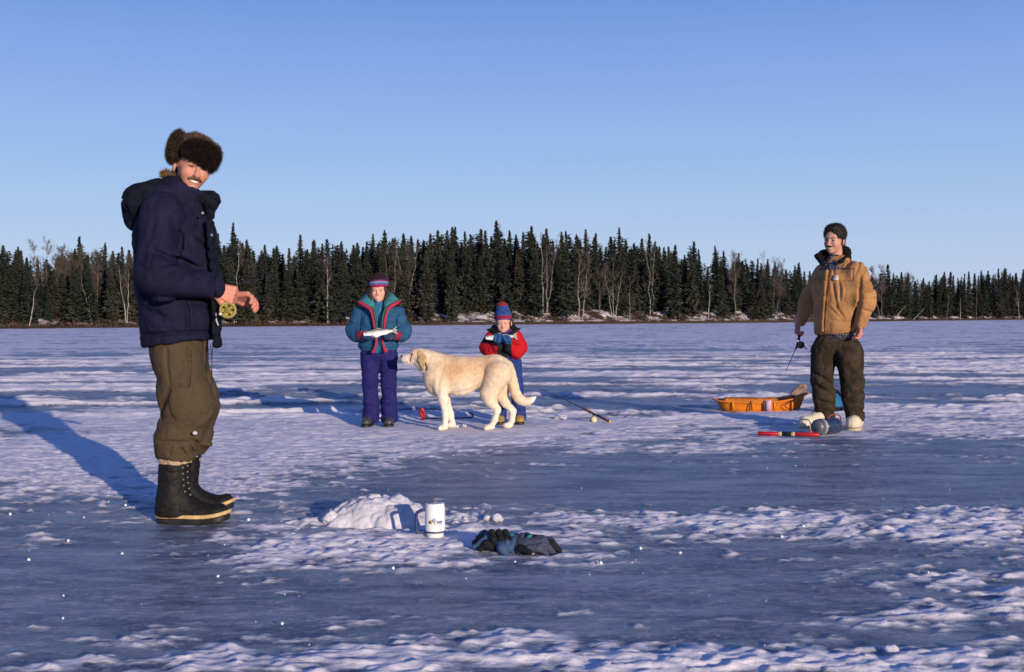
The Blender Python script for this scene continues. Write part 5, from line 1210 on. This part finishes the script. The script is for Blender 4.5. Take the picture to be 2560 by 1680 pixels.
# plaid shirt at the neck and below the coat
plaid = bpy.data.materials.new('plaid_shirt'); plaid.use_nodes = True; t_ = plaid.node_tree; bs_ = t_.nodes['Principled BSDF']; tc0 = t_.nodes.new('ShaderNodeTexCoord'); last = None
for ax_, rot in (('X', (0, 0, 0)), ('Z', (0, 0, 0))):
    wv_ = t_.nodes.new('ShaderNodeTexWave'); wv_.bands_direction = ax_; wv_.inputs['Scale'].default_value = 14; wv_.inputs['Distortion'].default_value = .4
    t_.links.new(tc0.outputs['Object'], wv_.inputs['Vector'])
    if last is None: last = wv_.outputs['Fac']
    else:
        mm_ = t_.nodes.new('ShaderNodeMath'); mm_.operation = 'MULTIPLY'; t_.links.new(last, mm_.inputs[0]); t_.links.new(wv_.outputs['Fac'], mm_.inputs[1]); last = mm_.outputs[0]
mx_ = t_.nodes.new('ShaderNodeMixRGB'); mx_.inputs[1].default_value = (.016, .014, .022, 1); mx_.inputs[2].default_value = (.17, .16, .19, 1); t_.links.new(last, mx_.inputs[0]); t_.links.new(mx_.outputs[0], bs_.inputs['Base Color']); bs_.inputs['Roughness'].default_value = .9
sh = uni(.03, cap(p(2090, 825), p(2092, 680), .150, .130, sv, 1.18), cap(p(2086, 690, -.01), p(2088, 652, -.0), .09, .066))
solid('shirt', disp(inter(sh, half(p(2088, 851), (.02, 0, -1)), .01), wrinkle(.006, 20, 81)), .006, plaid, man2)
lp = p(2090, 694, 0); nrm = np.array([-.28, -.955, .05]); nrm /= np.linalg.norm(nrm)
# coat surface is found under the patch so that it lies on the cloth
def on_coat(px, py):
    for dy in np.arange(-.35, .1, .003):
        q = p(px, py, dy).astype(np.float32)[None]
        if ct(q)[0] < .003: return p(px, py, dy - .004)
    return p(px, py, -.2)
pt = [on_coat(*q) for q in ((2083.5, 687.5), (2096, 688.5), (2096, 701), (2083, 700.5))]
V, F = plate(pt, .006); lg = obj('logo_patch', V, F, mat('patch_white', (.62, .55, .50), .8, var=.1), man2)
c0 = sum(pt) / 4 + np.array([0, -.006, 0]); ex = (pt[1] - pt[0]) / np.linalg.norm(pt[1] - pt[0]); ez = np.array([0, 0, 1.0])
arc = [c0 + (ex * math.cos(a) * .011 + ez * math.sin(a) * .011) * (1 - .25 * k_ / 16) for k_, a in enumerate(np.linspace(.6, 5.6, 17))]
V, F = tube(arc, .0024, 5); obj('logo_mark', V, F, mat('patch_mark', (.40, .20, .07), .8), lg)
# pants
pn = uni(.03, cap(p(2072, 862, .0), p(2112, 862, -.03), .118, .118), chain([p(2060, 880, .03), p(2056, 950, .0), p(2060, 990, -.01), p(2064, 1038, .0)], [.114, .098, .096, .084], .02), chain([p(2122, 880, -.05), p(2130, 950, -.06), p(2132, 990, -.06), p(2138, 1042, -.05)], [.118, .102, .098, .080], .02), cap(p(2138, 890, -.06), p(2142, 910, -.05), .07, .055))
pcr = [(p(2036, 935), p(2075, 960), .014, .014), (p(2032, 960), p(2070, 985), .014, .012), (p(2080, 880), p(2088, 960), .018, .018), (p(2110, 955), p(2150, 940), .014, .013), (p(2115, 985), p(2155, 972), .014, .012), (p(2040, 1000), p(2082, 1010), .013, .011), (p(2118, 1010), p(2158, 1000), .013, .010), (p(2050, 1022), p(2084, 1030), .011, .010), (p(2120, 1030), p(2158, 1024), .011, .010), (p(2145, 880), p(2140, 930), .010, .010)]
solid('pants', disp(inter(pn, half(p(2100, 1052, -.03), (-.1, 0, -1)), .012), both(seams([(a_, b_, w_ * 1.1, e_ * 1.7) for a_, b_, w_, e_ in pcr], d5 + .02), wrinkle(.0045, 11, 91, .9), wrinkle(.0016, 36, 92))), .0065, brn, man2)
wbt = mat('white_rubber_boot', (.66, .56, .40), .6, var=.12, vscale=30, spec=.3)
c0 = gz(2072, 0, 0); c1 = p(2072, 1060, .0)
boot(man2, (p(2068, 1060, .02)[0], d5 + .03, 0), (p(2000, 1060, -.10)[0], d5 - .10, 0), .15, .070, wbt, mat('boot_sole_cream', (.55, .45, .30), .7), None, welt=(.018, .03), wide=.062, h=.0055, high=1.35)
boot(man2, (p(2142, 1060, .02)[0], d5 + .06, 0), (p(2130, 1060, -.2)[0], d5 - .22, 0), .15, .070, wbt, mat('boot_sole_cream'), None, welt=(.018, .03), wide=.064, h=.0055, high=1.35)
# his ice rod
rod2 = empty('fishing_rod', p(2000, 860, 0.190), 'short black ice rod hanging from the hand of the tan coat man', 'fishing rod')
tip = p(1960, 935, 0.150); hb = p(1994, 842, 0.210); ht = p(2004, 800, 0.230)
V, F = tube([p(1999, 838, 0.215), p(1996, 852, 0.210), p(1990, 872, 0.195)], [.012, .013, .008], 10); obj('grip', V, F, rub_black, rod2)
V, F = tube(curve_pts([p(1990, 870, 0.195), p(1978, 898, 0.180), p(1966, 925, 0.160)], 8), [.0045] * 3 + [.0038] * 3 + [.003] * 3, 6); obj('rod_blank', V, F, rub_black, rod2)
Rr = frame((-.6, -.8, .1)); rc = p(2001, 862, 0.170)
V, F = lathe([(0, -.022), (.030, -.022), (.033, -.016), (.026, -.010), (.026, .010), (.033, .016), (.030, .024), (.010, .027), (0, .027)], 18, rc, Rr); obj('reel', V, F, rub_black, rod2)
V, F = tube([rc, p(2008, 860, 0.170), p(2012, 868, 0.170), p(2017, 873, 0.170)], .005, 6); obj('crank', V, F, rub_black, rod2)
V, F = lathe([(0, .012), (.008, .010), (.008, -.008), (0, -.01)], 8, p(1995, 853, 0.170), Rr); obj('cap_nut', V, F, mat('reel_knob'), rod2)
lv_ = p(1945, 985, 0.220); V, F = tube([p(1966, 925, 0.160), p(1955, 955, 0.170), np.array([p(1945, 1000)[0], d5 + .25, .0])], .0012, 4); obj('line', V, F, mat('fishing_line', (.10, .11, .14), .5), rod2)

# ================================================================== THINGS ON THE ICE
snow_m = mat('pile_snow', (.66, .62, .64), .9, var=.2, vscale=12, bump=.5, bscale=60, spec=.15)
# mound of shaved ice and slush beside the hole
d = depth_at(930, 1315)
def mound(P):
    x = P[:, 0]; y = P[:, 1]; q = np.stack([x, y, np.zeros_like(x)], 1)
    cx = (945 - 1280) / FPX * d; u_ = (x - cx) / .28; v_ = (y - d - .13) / .22
    n_ = fbm3(q * 7, 3, 3)
    hgt = .128 * np.clip(1 - (u_ ** 2 + v_ ** 2) * (1 + .45 * n_), 0, 1) ** .85 * (1 + .22 * fbm3(q * 13, 8, 2)) - .012 * (1 - np.abs(vnoise(q * 26, 4))) 
    hgt = hgt + .03 * np.exp(-(((x - cx + .33) / .10) ** 2 + ((y - d - .10) / .06) ** 2)) + .02 * np.exp(-(((x - cx - .34) / .09) ** 2 + ((y - d - .22) / .08) ** 2))
    return (P[:, 2] - hgt).astype(np.float32) * .6
cx = (945 - 1280) / FPX * d
mound.bb = (np.array([cx - .55, d - .22, -.012]), np.array([cx + .5, d + .5, .21]))
V, F = mesh_sdf(mound, .0065)
keep = V[:, 2] > -.008; V[:, 2] = np.maximum(V[:, 2], -.012)
V += np.stack([fbm3(V * 40, 1, 2), fbm3(V * 40 + 9, 2, 2), fbm3(V * 40 + 21, 3, 2)], 1) * .006
mo_ = obj('snow_pile', V, F, snow_m, base=(cx, d + .1, 0)); tag(mo_, 'heap of loose snow and ice shavings behind the white mug', 'snow pile')
def lump(px, py, r, seed, label, sq=(1, .8, .75), cat='snow lump', grp=None):
    q = ground(px, py); f = ell((q[0], q[1], r * .5), (r * sq[0], r * sq[1], r * sq[2]))
    V, F = mesh_sdf(disp(f, lambda P: (r * .45 * fbm3(P / r * 1.1 + seed, seed, 3)).astype(np.float32)), max(r / 9, .0035)); o = obj('snow_lump', V, F, snow_m, base=(q[0], q[1], 0)); tag(o, label, cat, grp)
lump(1243, 1302, .026, 3, 'round snow lump on the ice, right of the mug')
lump(828, 1312, .045, 5, 'pointed snow chunk at the left foot of the snow heap', (1.3, .6, .7))
lump(1160, 1068, .022, 8, 'pair of snow lumps under the dog, right one'); lump(1140, 1069, .018, 9, 'pair of snow lumps under the dog, left one')
lump(1328, 1388, .014, 12, 'small ice crumb at the right end of the gloves'); lump(1215, 1300, .017, 13, 'small snow crumb between heap and round lump'); lump(2230, 1635, .018, 14, 'rounded snow ball near the bottom right', (1.2, 1, .6))
lump(1225, 1372, .030, 15, 'snow lump against the front of the gloves', (1.6, .8, .6)); lump(1400, 1050, .05, 16, 'low snow lump left of the lying rod\'s reel', (1.5, 1, .25))
# white mug
q = ground(1085, 1343); mug = empty('mug', q, 'tall white insulated mug with blue handle on the ice', 'mug')
wp = mat('mug_white', (.78, .76, .72), .35, var=.03, spec=.5); bp_ = mat('mug_blue', (.020, .028, .13), .4, spec=.5)
V, F = lathe([(0, .0), (.036, .0), (.0385, .004), (.0385, .016), (.0415, .020), (.0415, .024), (.0445, .027), (.0450, .032), (.0450, .125), (.043, .134), (.042, .137), (.042, .149), (.040, .151), (.038, .149), (.037, .138), (.0, .134)], 40, q); obj('cup', V, F, wp, mug)
V, F = lathe([(.0425, .0205), (.0462, .0215), (.0470, .025), (.0462, .0285), (.0425, .0295)], 40, q); obj('blue_band', V, F, bp_, mug)
hp = curve_pts([q + A(-.036, -.004, .024), q + A(-.070, -.008, .022), q + A(-.083, -.010, .035), q + A(-.083, -.010, .085), q + A(-.079, -.010, .108), q + A(-.060, -.008, .118), q + A(-.038, -.004, .121)], 30); V, F = tube(hp, .0075, 8); obj('handle', V, F, bp_, mug)
V, F = lathe([(.0, .136), (.034, .138), (.036, .147), (.030, .153), (.008, .154), (.006, .160), (0, .161)], 24, q); obj('lid', V, F, mat('mug_lid', (.25, .25, .30), .4), mug)
# printed badge: orange and pale blue shapes with a blue line of lettering
def decal(name, a0, z0, pts, m, off):
    vs_ = []; 
    for (a, z) in pts: an = R(-90) + a0 + a / .0455; rr = .0455 + off; vs_.append(q + A(math.cos(an) * rr, math.sin(an) * rr, z0 + z))
    V, F = plate(vs_, .0008); return obj(name, V, F, m, mug)
og = mat('print_orange', (.75, .27, .03), .5); lb = mat('print_pale_blue', (.32, .45, .58), .5); db = mat('print_blue', (.08, .10, .35), .5); dkp = mat('print_dark', (.06, .06, .08), .5)
decal('badge', -.30, .072, [(-.012, -.003), (-.006, .008), (.004, .007), (.008, -.002), (.003, -.008), (-.006, -.008)], og, .0012)
decal('badge', -.36, .072, [(-.009, -.004), (-.003, .006), (.001, .001), (-.002, -.007)], dkp, .0016)
decal('badge', .02, .080, [(-.012, 0), (0, .012), (.011, 0), (0, -.012)], lb, .0012)
decal('badge', .12, .067, [(-.006, -.004), (-.002, .003), (.004, 0), (.001, -.008)], mat('print_cream', (.7, .62, .42), .5), .0020)
for k_ in range(7): decal('letter', .26 + .085 * k_, .073, [(-.0014, -.004), (-.0014, .004 if k_ % 2 else .0025), (.0014, .004 if k_ % 3 else .002), (.0014, -.004)], db, .0012)
for k_ in range(6): decal('letter', .30 + .085 * k_, .064, [(-.0012, -.0022), (-.0012, .0022), (.0012, .0022), (.0012, -.0022)], db, .0012)
# pair of gloves
gq = ground(1290, 1382); ga = mat('glove_grey', (.060, .068, .105), .8, var=.25, vscale=40, bump=.4, spec=.2); gk = mat('glove_black', (.010, .012, .013), .8, var=.3, vscale=40, spec=.2); gt = mat('glove_teal', (.025, .17, .15), .8); gbl = mat('glove_blue', (.045, .085, .17), .8, var=.2, vscale=40)
def G(px, py, dy): return PXW(gq[1])(px, py, dy)
gR = empty('glove', (G(1325, 1385, 0)[0], gq[1], 0), 'grey and black padded glove lying on the ice, right one of the pair', 'glove', None)
gL = empty('glove', (G(1230, 1385, 0)[0], gq[1] + .05, 0), 'blue and black glove lying on the ice, left one of the pair', 'glove', None)
solid('palm', disp(uni(.02, cap(G(1300, 1366, 0), G(1350, 1362, -.01), .036, .036, (0, 1, 0), 1.4), cap(G(1285, 1362, .02), G(1310, 1350, .03), .03, .03)), wrinkle(.004, 30, 2)), .0045, ga, gR)
for k_, (x0, y0, x1, y1, dy) in enumerate(((1345, 1352, 1392, 1372, .03), (1342, 1360, 1396, 1378, .0), (1335, 1372, 1380, 1382, -.03), (1320, 1374, 1362, 1384, -.055))):
    solid('finger', disp(chain([G(x0, y0, dy), G((x0 + x1) / 2 + 6, (y0 + y1) / 2 - 7, dy), G(x1, y1, dy)], [.019, .018, .012], .01), wrinkle(.002, 60, k_)), .004, (ga, gk, ga, ga)[k_], gR)
solid('thumb', chain([G(1300, 1372, -.05), G(1322, 1382, -.075)], [.018, .013]), .004, gk, gR)
solid('back_panel', uni(.008, cap(G(1318, 1343, .0), G(1352, 1345, .01), .012, .010, (0, 1, 0), 2.0)), .004, gk, gR)
solid('knuckle_strip', chain([G(1312, 1352, -.030), G(1322, 1344, -.01), G(1340, 1341, .01)], [.006, .007, .005]), .003, gt, gR)
solid('cuff', disp(cap(G(1285, 1362, .01), G(1268, 1366, .01), .036, .038, (0, 1, 0), 1.2), wrinkle(.004, 40, 3)), .0045, gbl, gR)
solid('palm', disp(uni(.02, cap(G(1222, 1354, .05), G(1262, 1350, .05), .036, .036, (0, 1, 0), 1.3)), wrinkle(.004, 30, 4)), .0045, gbl, gL)
for x0, x1 in ((1222, 1232), (1240, 1250), (1256, 1266)): solid('black_band', chain([G(x0, 1334, .06), G((x0 + x1) / 2, 1332, .02), G(x1, 1350, -.003), G(x1 + 4, 1368, -.005)], [.008, .010, .011, .008]), .004, gk, gL)
for k_, (x0, y0, x1, y1, dy) in enumerate(((1225, 1348, 1192, 1346, .09), (1224, 1358, 1184, 1358, .06), (1224, 1366, 1186, 1368, .03), (1230, 1370, 1200, 1374, .005))):
    solid('finger', disp(chain([G(x0, y0, dy), G((x0 + x1) / 2, (y0 + y1) / 2 - 9, dy), G(x1, y1, dy)], [.019, .018, .012], .01), wrinkle(.002, 60, k_ + 5)), .004, (gbl, gk, gbl, gk)[k_], gL)
solid('thumb', chain([G(1245, 1362, .0), G(1252, 1372, -.03), G(1262, 1386, -.04)], [.019, .017, .013]), .004, gbl, gL)
solid('wrist_strap', chain([G(1262, 1336, .02), G(1272, 1352, -.005), G(1282, 1372, -.02)], [.008, .012, .009]), .004, gk, gL)
solid('strap_tab', cap(G(1277, 1341, .02), G(1280, 1355, .0), .012, .012, (0, 1, 0), .7), .004, gt, gL)
solid('strap_tab', cap(G(1243, 1334, .04), G(1246, 1341, .02), .008, .008, (0, 1, 0), .7), .004, gt, gL)
solid('cuff', disp(cap(G(1262, 1352, .05), G(1278, 1352, .05), .036, .034, (0, 1, 0), 1.2), wrinkle(.004, 40, 7)), .0045, gbl, gL)

# orange sled with scoop
dS = 11.85; p = PXW(dS)
sc = np.array([p(1900, 1020)[0], dS, 0]); sled = empty('sled', sc, 'long orange plastic sled on the ice left of the tan coat man', 'sled')
orange = mat('sled_orange', (.70, .195, .008), .42, var=.12, vscale=8, spec=.4, bump=.15, bscale=40)
LA, LB = .475, .21
def sring(scale, z, lift, n=64, down=0):
    a = np.linspace(0, 2 * np.pi, n, endpoint=False); c_ = np.cos(a); s_ = np.sin(a)
    x = np.sign(c_) * np.abs(c_) ** .55 * LA * (scale + (.05 if scale > .9 else 0) * 0); y = np.sign(s_) * np.abs(s_) ** .5 * LB * scale
    e = (x / LA); zz = z + lift * (.085 * np.clip(e + .1, 0, 1.1) ** 2.2 + .02 * np.clip(-e, 0, 1.1) ** 4) + (.012 * (e > .6) * (1 - lift)) * 0
    return np.stack([x, y, zz * .82], 1)
rings = [sring(.02, .012, 0), sring(.70, .010, 0), sring(.82, .014, .25), sring(.87, .05, .6), sring(.93, .115, 1), sring(1.0, .128, 1), sring(1.035, .126, 1), sring(1.04, .112, 1), sring(1.02, .110, 1), sring(1.0, .118, 1), sring(.945, .108, 1), sring(.885, .045, .6), sring(.83, .005, .25), sring(.70, .0, 0), sring(.02, .0, 0)]
V = np.concatenate(rings); n = 64; F = []
for i in range(len(rings) - 1):
    for j in range(n): k_ = (j + 1) % n; F.append((i * n + j, i * n + k_, (i + 1) * n + k_, (i + 1) * n + j))
F = [f[::-1] for f in F]
rz = rotm(R(-5)); V = V @ rz.T + sc; obj('tray', V, F, orange, sled)
sl2w = lambda x, y, z: rz @ np.array([x, y, z]) + sc
for k_, x in enumerate((-.30, -.10, .12, .30)):
    V, F = tube([sl2w(x, -.185, .02), sl2w(x, -.193, .06), sl2w(x, -.203, .105)], [.010, .012, .010], 8); obj('side_rib', V, F, orange, sled)
V, F = tube(curve_pts([sl2w(.44, -.10, .17), sl2w(.30, -.215, .12), sl2w(.22, -.235, .06), sl2w(.34, -.26, .02), sl2w(.50, -.33, .008), sl2w(.62, -.42, .008)], 24), .0045, 6); obj('tow_rope', V, F, mat('tow_rope', (.05, .035, .03), .9), sled)
V, F = tube(curve_pts([sl2w(-.12, -.216, .115), sl2w(-.13, -.222, .06), sl2w(-.135, -.210, .01)], 8), .007, 6); obj('strap', V, F, mat('tow_rope'), sled)
V, F = plate([sl2w(.035, -.2265, .122), sl2w(.085, -.2265, .122), sl2w(.085, -.204, .012), sl2w(.035, -.204, .012)], .004); obj('price_label', V, F, mat('pale_pink_label', (.62, .38, .52), .6, var=.2, vscale=60), sled)
V, F = plate([sl2w(.002, -.2255, .118), sl2w(.028, -.2255, .118), sl2w(.028, -.203, .012), sl2w(.002, -.203, .012)], .003); obj('dark_mark', V, F, mat('label_dark', (.05, .04, .07), .6), sled)
# shovel lying in the sled
shv = empty('shovel', sl2w(.25, 0, .05), 'brown ice scoop with dark handle lying in the orange sled', 'shovel')
bl0 = p(1978, 1000, -.05); bl1 = p(2012, 966, -.02); ax_ = bl1 - bl0; L_ = np.linalg.norm(ax_); zf_ = ax_ / L_
Rb = frame(zf_, (.3, -.9, .2))
scp = sub(ell((0, 0, L_ * .5), (.062, .036, L_ * .62)), ell((0, .045, L_ * .55), (.060, .045, L_ * .62)), .004)
nrm_b = Rb[:, 1]
solid('blade', xf(trs(bl0, Rb), scp), .005, mat('scoop_brown', (.25, .15, .105), .55, var=.35, vscale=30, spec=.4), shv)
V, F = tube([sl2w(-.05, .02, .10), sl2w(.08, .02, .115), p(1966, 1003, -.06), p(1984, 994, -.045)], [.016, .017, .020, .014], 10); obj('handle', V, F, mat('dark_wood_handle', (.035, .028, .025), .8, var=.3, vscale=30), shv)
# ice chunks of orange packing on the front of the sled
solid('seat_pad', disp(box(sl2w(-.10, .03, .085), (.28, .10, .045), .03, rz), wrinkle(.004, 20, 3)), .007, mat('orange_pad', (.50, .15, .01), .6, var=.2, vscale=12), sled)
# blue bag behind the man's legs
pB = PXW(11.4); bg_ = empty('bag', (pB(2068, 1020)[0], 11.4, 0), 'blue bag with dark base on the ice behind the tan coat man\'s legs', 'bag')
bc = pB(2072, 985); solid('pouch', disp(uni(.03, box((bc[0], 11.4, .14), (.13, .10, .085), .04), cap((bc[0] - .13, 11.38, .18), (bc[0] - .05, 11.38, .19), .035)), wrinkle(.008, 16, 4)), .007, mat('bag_blue', (.02, .16, .34), .7, var=.25, vscale=14, spec=.2), bg_)
solid('base', box((bc[0], 11.4, .045), (.125, .10, .05), .03), .007, gk, bg_)
V, F = tube(curve_pts([(bc[0] - .09, 11.30, .18), (bc[0] - .05, 11.28, .24), (bc[0] + .05, 11.28, .24), (bc[0] + .09, 11.30, .18)], 16), .010, 8); obj('handle', V, F, gk, bg_)
V, F = lathe([(0, .012), (.030, .012), (.034, 0), (.030, -.012), (0, -.012)], 18, (bc[0] + .12, 11.29, .036), frame((0, -1, 0))); obj('wheel', V, F, rub_black, bg_)
# red tip-up stick
pT = PXW(9.25); t0 = pT(1896, 1090); t1 = pT(2040, 1097); t0 = np.array([t0[0], 9.28, .022]); t1 = np.array([t1[0], 9.15, .022])
stick = empty('tip_up', (t0 + t1) / 2 * A(1, 1, 0), 'red stick with cream and black middle lying on the ice', 'tip-up')
redp = mat('red_paint', (.42, .010, .018), .45, var=.12, vscale=40, spec=.4); crm = mat('cream_wood', (.55, .42, .25), .7)
for a_, b_, nm, mm_, r_ in ((0, .335, 'red_end', redp, .017), (.335, .395, 'wood_band', crm, .018), (.395, .545, 'black_centre', gk, .018), (.545, .605, 'wood_band', crm, .018), (.605, 1.0, 'red_end', redp, .017)):
    e_ = t1 - t0; V, F = tube([t0 + e_ * a_, t0 + e_ * (a_ + .006), t0 + e_ * (b_ - .006), t0 + e_ * b_], [r_ * .85, r_, r_, r_ * .85], 12); obj(nm, V, F, mm_, stick)
V, F = tube([pT(2026, 1084, -.02), pT(2028, 1071, .0), pT(2034, 1062, .02)], .0016, 5); obj('trip_wire', V, F, gk, stick)
V, F = plate([pT(2023, 1084, -.02), pT(2030, 1083, -.02), pT(2029, 1077, -.01), pT(2024, 1076, -.01)], .004); obj('flag', V, F, mat('flag_pink', (.60, .06, .10), .7), stick)
# dark blue jug lying on its side
pJ = PXW(9.36); j0 = np.array([pJ(2033, 1070)[0], 9.30, .068]); j1 = np.array([pJ(2103, 1060)[0], 9.46, .066])
jug = empty('jug', (j0 + j1) / 2 * A(1, 1, 0), 'dark blue cylindrical jug lying on its side before the white boots', 'jug')
Lj = np.linalg.norm(j1 - j0); Rj = frame(j1 - j0)
jb = mat('jug_blue', (.020, .035, .085), .3, var=.35, vscale=25, spec=.6, coat=.3); jg = mat('jug_grey', (.115, .120, .135), .4, var=.4, vscale=25, spec=.5)
V, F = lathe([(.0, -.004), (.030, -.003), (.050, .004), (.062, .022), (.066, .040), (.066, .062)], 28, j0, Rj); obj('end_cap', V, F, jg, jug)
V, F = lathe([(.0675, .060), (.0685, .064), (.0685, .080), (.0675, .084)], 28, j0, Rj); obj('tape_band', V, F, mat('jug_tape', (.30, .29, .32), .4), jug)
V, F = lathe([(.066, .084), (.067, .10), (.064, .106), (.067, .112), (.067, Lj * .72), (.063, Lj * .75), (.066, Lj * .78), (.064, Lj * .93), (.050, Lj), (.03, Lj + .006), (0, Lj + .006)], 28, j0, Rj); obj('barrel', V, F, jb, jug)
V, F = lathe([(0, Lj + .002), (.032, Lj + .004), (.034, Lj + .03), (.026, Lj + .036), (0, Lj + .038)], 20, j0, Rj); obj('lid', V, F, mat('jug_lid', (.22, .055, .04), .5), jug)
hpt = [j0 + Rj @ A(.0, .058, Lj * .55), j0 + Rj @ A(.0, .092, Lj * .7), j0 + Rj @ A(0, .085, Lj + .02), j0 + Rj @ A(.0, .03, Lj + .045)]; V, F = tube(curve_pts(hpt, 16), .006, 8); obj('handle', V, F, mat('jug_lid'), jug)
# rod lying on the ice right of the dog
pR = PXW(10.42); rb0 = np.array([pR(1524, 1056)[0], 10.40, .020]); rdir = np.array([-.55, .78, .235]); rdir /= np.linalg.norm(rdir)
rod3 = empty('fishing_rod', rb0 * A(1, 1, 0), 'fishing rod with brown grip lying on the ice right of the dog', 'fishing rod')
P3 = lambda t_: rb0 + rdir * t_
V, F = tube([P3(0), P3(.008), P3(.06), P3(.20)], [.011, .0145, .0125, .011], 10); obj('grip', V, F, mat('brown_grip', (.22, .085, .05), .7, var=.4, vscale=60), rod3)
V, F = tube([P3(-.004), P3(.006)], [.012, .015], 10); obj('butt_cap', V, F, mat('butt_cork', (.62, .36, .18), .8), rod3)
V, F = tube([P3(.20), P3(.30)], [.010, .009], 8); obj('reel_seat', V, F, rub_black, rod3)
V, F = tube([P3(.30), P3(.36), P3(.42)], [.013, .012, .007], 10); obj('fore_grip', V, F, mat('brown_grip'), rod3)
V, F = tube(curve_pts([P3(.42), P3(.7), P3(.95) + A(0, 0, -.005), P3(1.2) + A(0, 0, -.02)], 12), np.linspace(.0042, .0014, 13), 6); obj('rod_blank', V, F, rub_black, rod3)
for t_ in (.62, .85, 1.05):
    c_ = P3(t_) + A(0, 0, -.018); ring = [c_ + A(math.cos(a), .2 * math.sin(a), math.sin(a)) * .012 for a in np.linspace(0, 6.283, 13)]; V, F = tube(ring, .0016, 5); obj('guide', V, F, rub_black, rod3)
rc = P3(.25) + A(.0, -.02, -.055); Rr = frame((.25, -.95, .1)); V, F = lathe([(0, -.03), (.020, -.03), (.026, -.02), (.026, 0), (.0, .0)], 16, rc, Rr); obj('reel_body', V, F, rub_black, rod3)
V, F = lathe([(0, .0), (.024, .0), (.030, .006), (.029, .030), (.024, .036), (0, .038)], 20, rc, Rr); obj('spool', V, F, mat('spool_cream', (.66, .58, .34), .35, var=.2, vscale=60, spec=.5), rod3)
V, F = tube([P3(.25), P3(.25) + A(0, -.005, -.03), rc + A(0, 0, .015)], .006, 6); obj('reel_foot', V, F, rub_black, rod3)
V, F = tube([rc + A(-.01, 0, 0), rc + A(-.035, -.01, -.01), rc + A(-.045, -.02, -.022)], .004, 6); obj('crank', V, F, rub_black, rod3)
V, F = lathe([(0, .01), (.009, .008), (.009, -.006), (0, -.008)], 10, rc + A(-.047, -.024, -.024), Rr); obj('crank_knob', V, F, mat('reel_knob'), rod3)
# ice skimmer behind the dog
pK = PXW(10.85); k0 = np.array([pK(1056, 1050)[0], 10.85, .020]); k1_ = np.array([pK(1178, 1050)[0], 10.80, .026])
sk = empty('ice_skimmer', k0 * A(1, 1, 0), 'red bladed ice scoop with black crook handle lying behind the dog\'s front legs', 'ice scoop')
solid('blade', sub(ell((k0[0] - .004, 10.85, .062), (.030, .014, .066), rotm(0, R(-8), R(8))), ell((k0[0] - .004, 10.826, .064), (.028, .016, .060), rotm(0, R(-8), R(8))), .003), .004, mat('skimmer_red', (.36, .012, .010), .45, var=.3, vscale=60, spec=.4), sk)
V, F = tube(curve_pts([k0 + A(.005, 0, .0), k0 * .6 + k1_ * .4, k1_ + A(-.05, 0, 0), k1_ + A(-.01, 0, .0), k1_ + A(.012, .0, .012), k1_ + A(.014, 0, .032), k1_ + A(-.002, 0, .045), k1_ + A(-.03, 0, .046)], 32), .0065, 8); obj('handle', V, F, rub_black, sk)

# white grains added to stand for sun glints on the ice
g = np.random.default_rng(8); V = []; F = []; nv = 0
SP = [(310, 1270), (205, 1300), (165, 1360), (300, 1392), (152, 1498), (66, 1408), (20, 1293), (1500, 1417), (2008, 1323), (1955, 1350), (872, 1382), (2322, 1440), (755, 975), (1285, 1412), (1600, 1380), (540, 1450), (980, 1430), (1700, 1392), (618, 1307), (1062, 1038), (2150, 1020), (1830, 862), (1893, 893), (150, 1556), (700, 1570)]
sv8 = np.array([(1, 0, 0), (0, 1, 0), (-1, 0, 0), (0, -1, 0), (0, 0, 1), (0, 0, -1)], float); sf8 = np.array([(0, 1, 4), (1, 2, 4), (2, 3, 4), (3, 0, 4), (1, 0, 5), (2, 1, 5), (3, 2, 5), (0, 3, 5)])
pts_ = [ground(a, b) for a, b in SP] + [ground(g.uniform(-200, 2760), 870 + 760 * g.random() ** .8) for _ in range(60)]
for i, q in enumerate(pts_):
    r_ = (.0016 if i < len(SP) else .0007) * q[1] ** .6 * (0.7 + .6 * g.random()) * 1.6
    M_ = rotm(*g.uniform(0, 6, 3)); V.append(sv8 @ M_.T * r_ + q + A(0, 0, r_ * .8 + .006)); F.append(sf8 + nv); nv += 6
gr_ = obj('glint_grains', np.concatenate(V), np.concatenate(F), mat('glint_grain', (.9, .9, .9), .15, var=0.0, spec=.8), smooth=False)
tag(gr_, 'tiny white ice grains standing for sun glints on the lake', 'ice grains', kind='stuff')
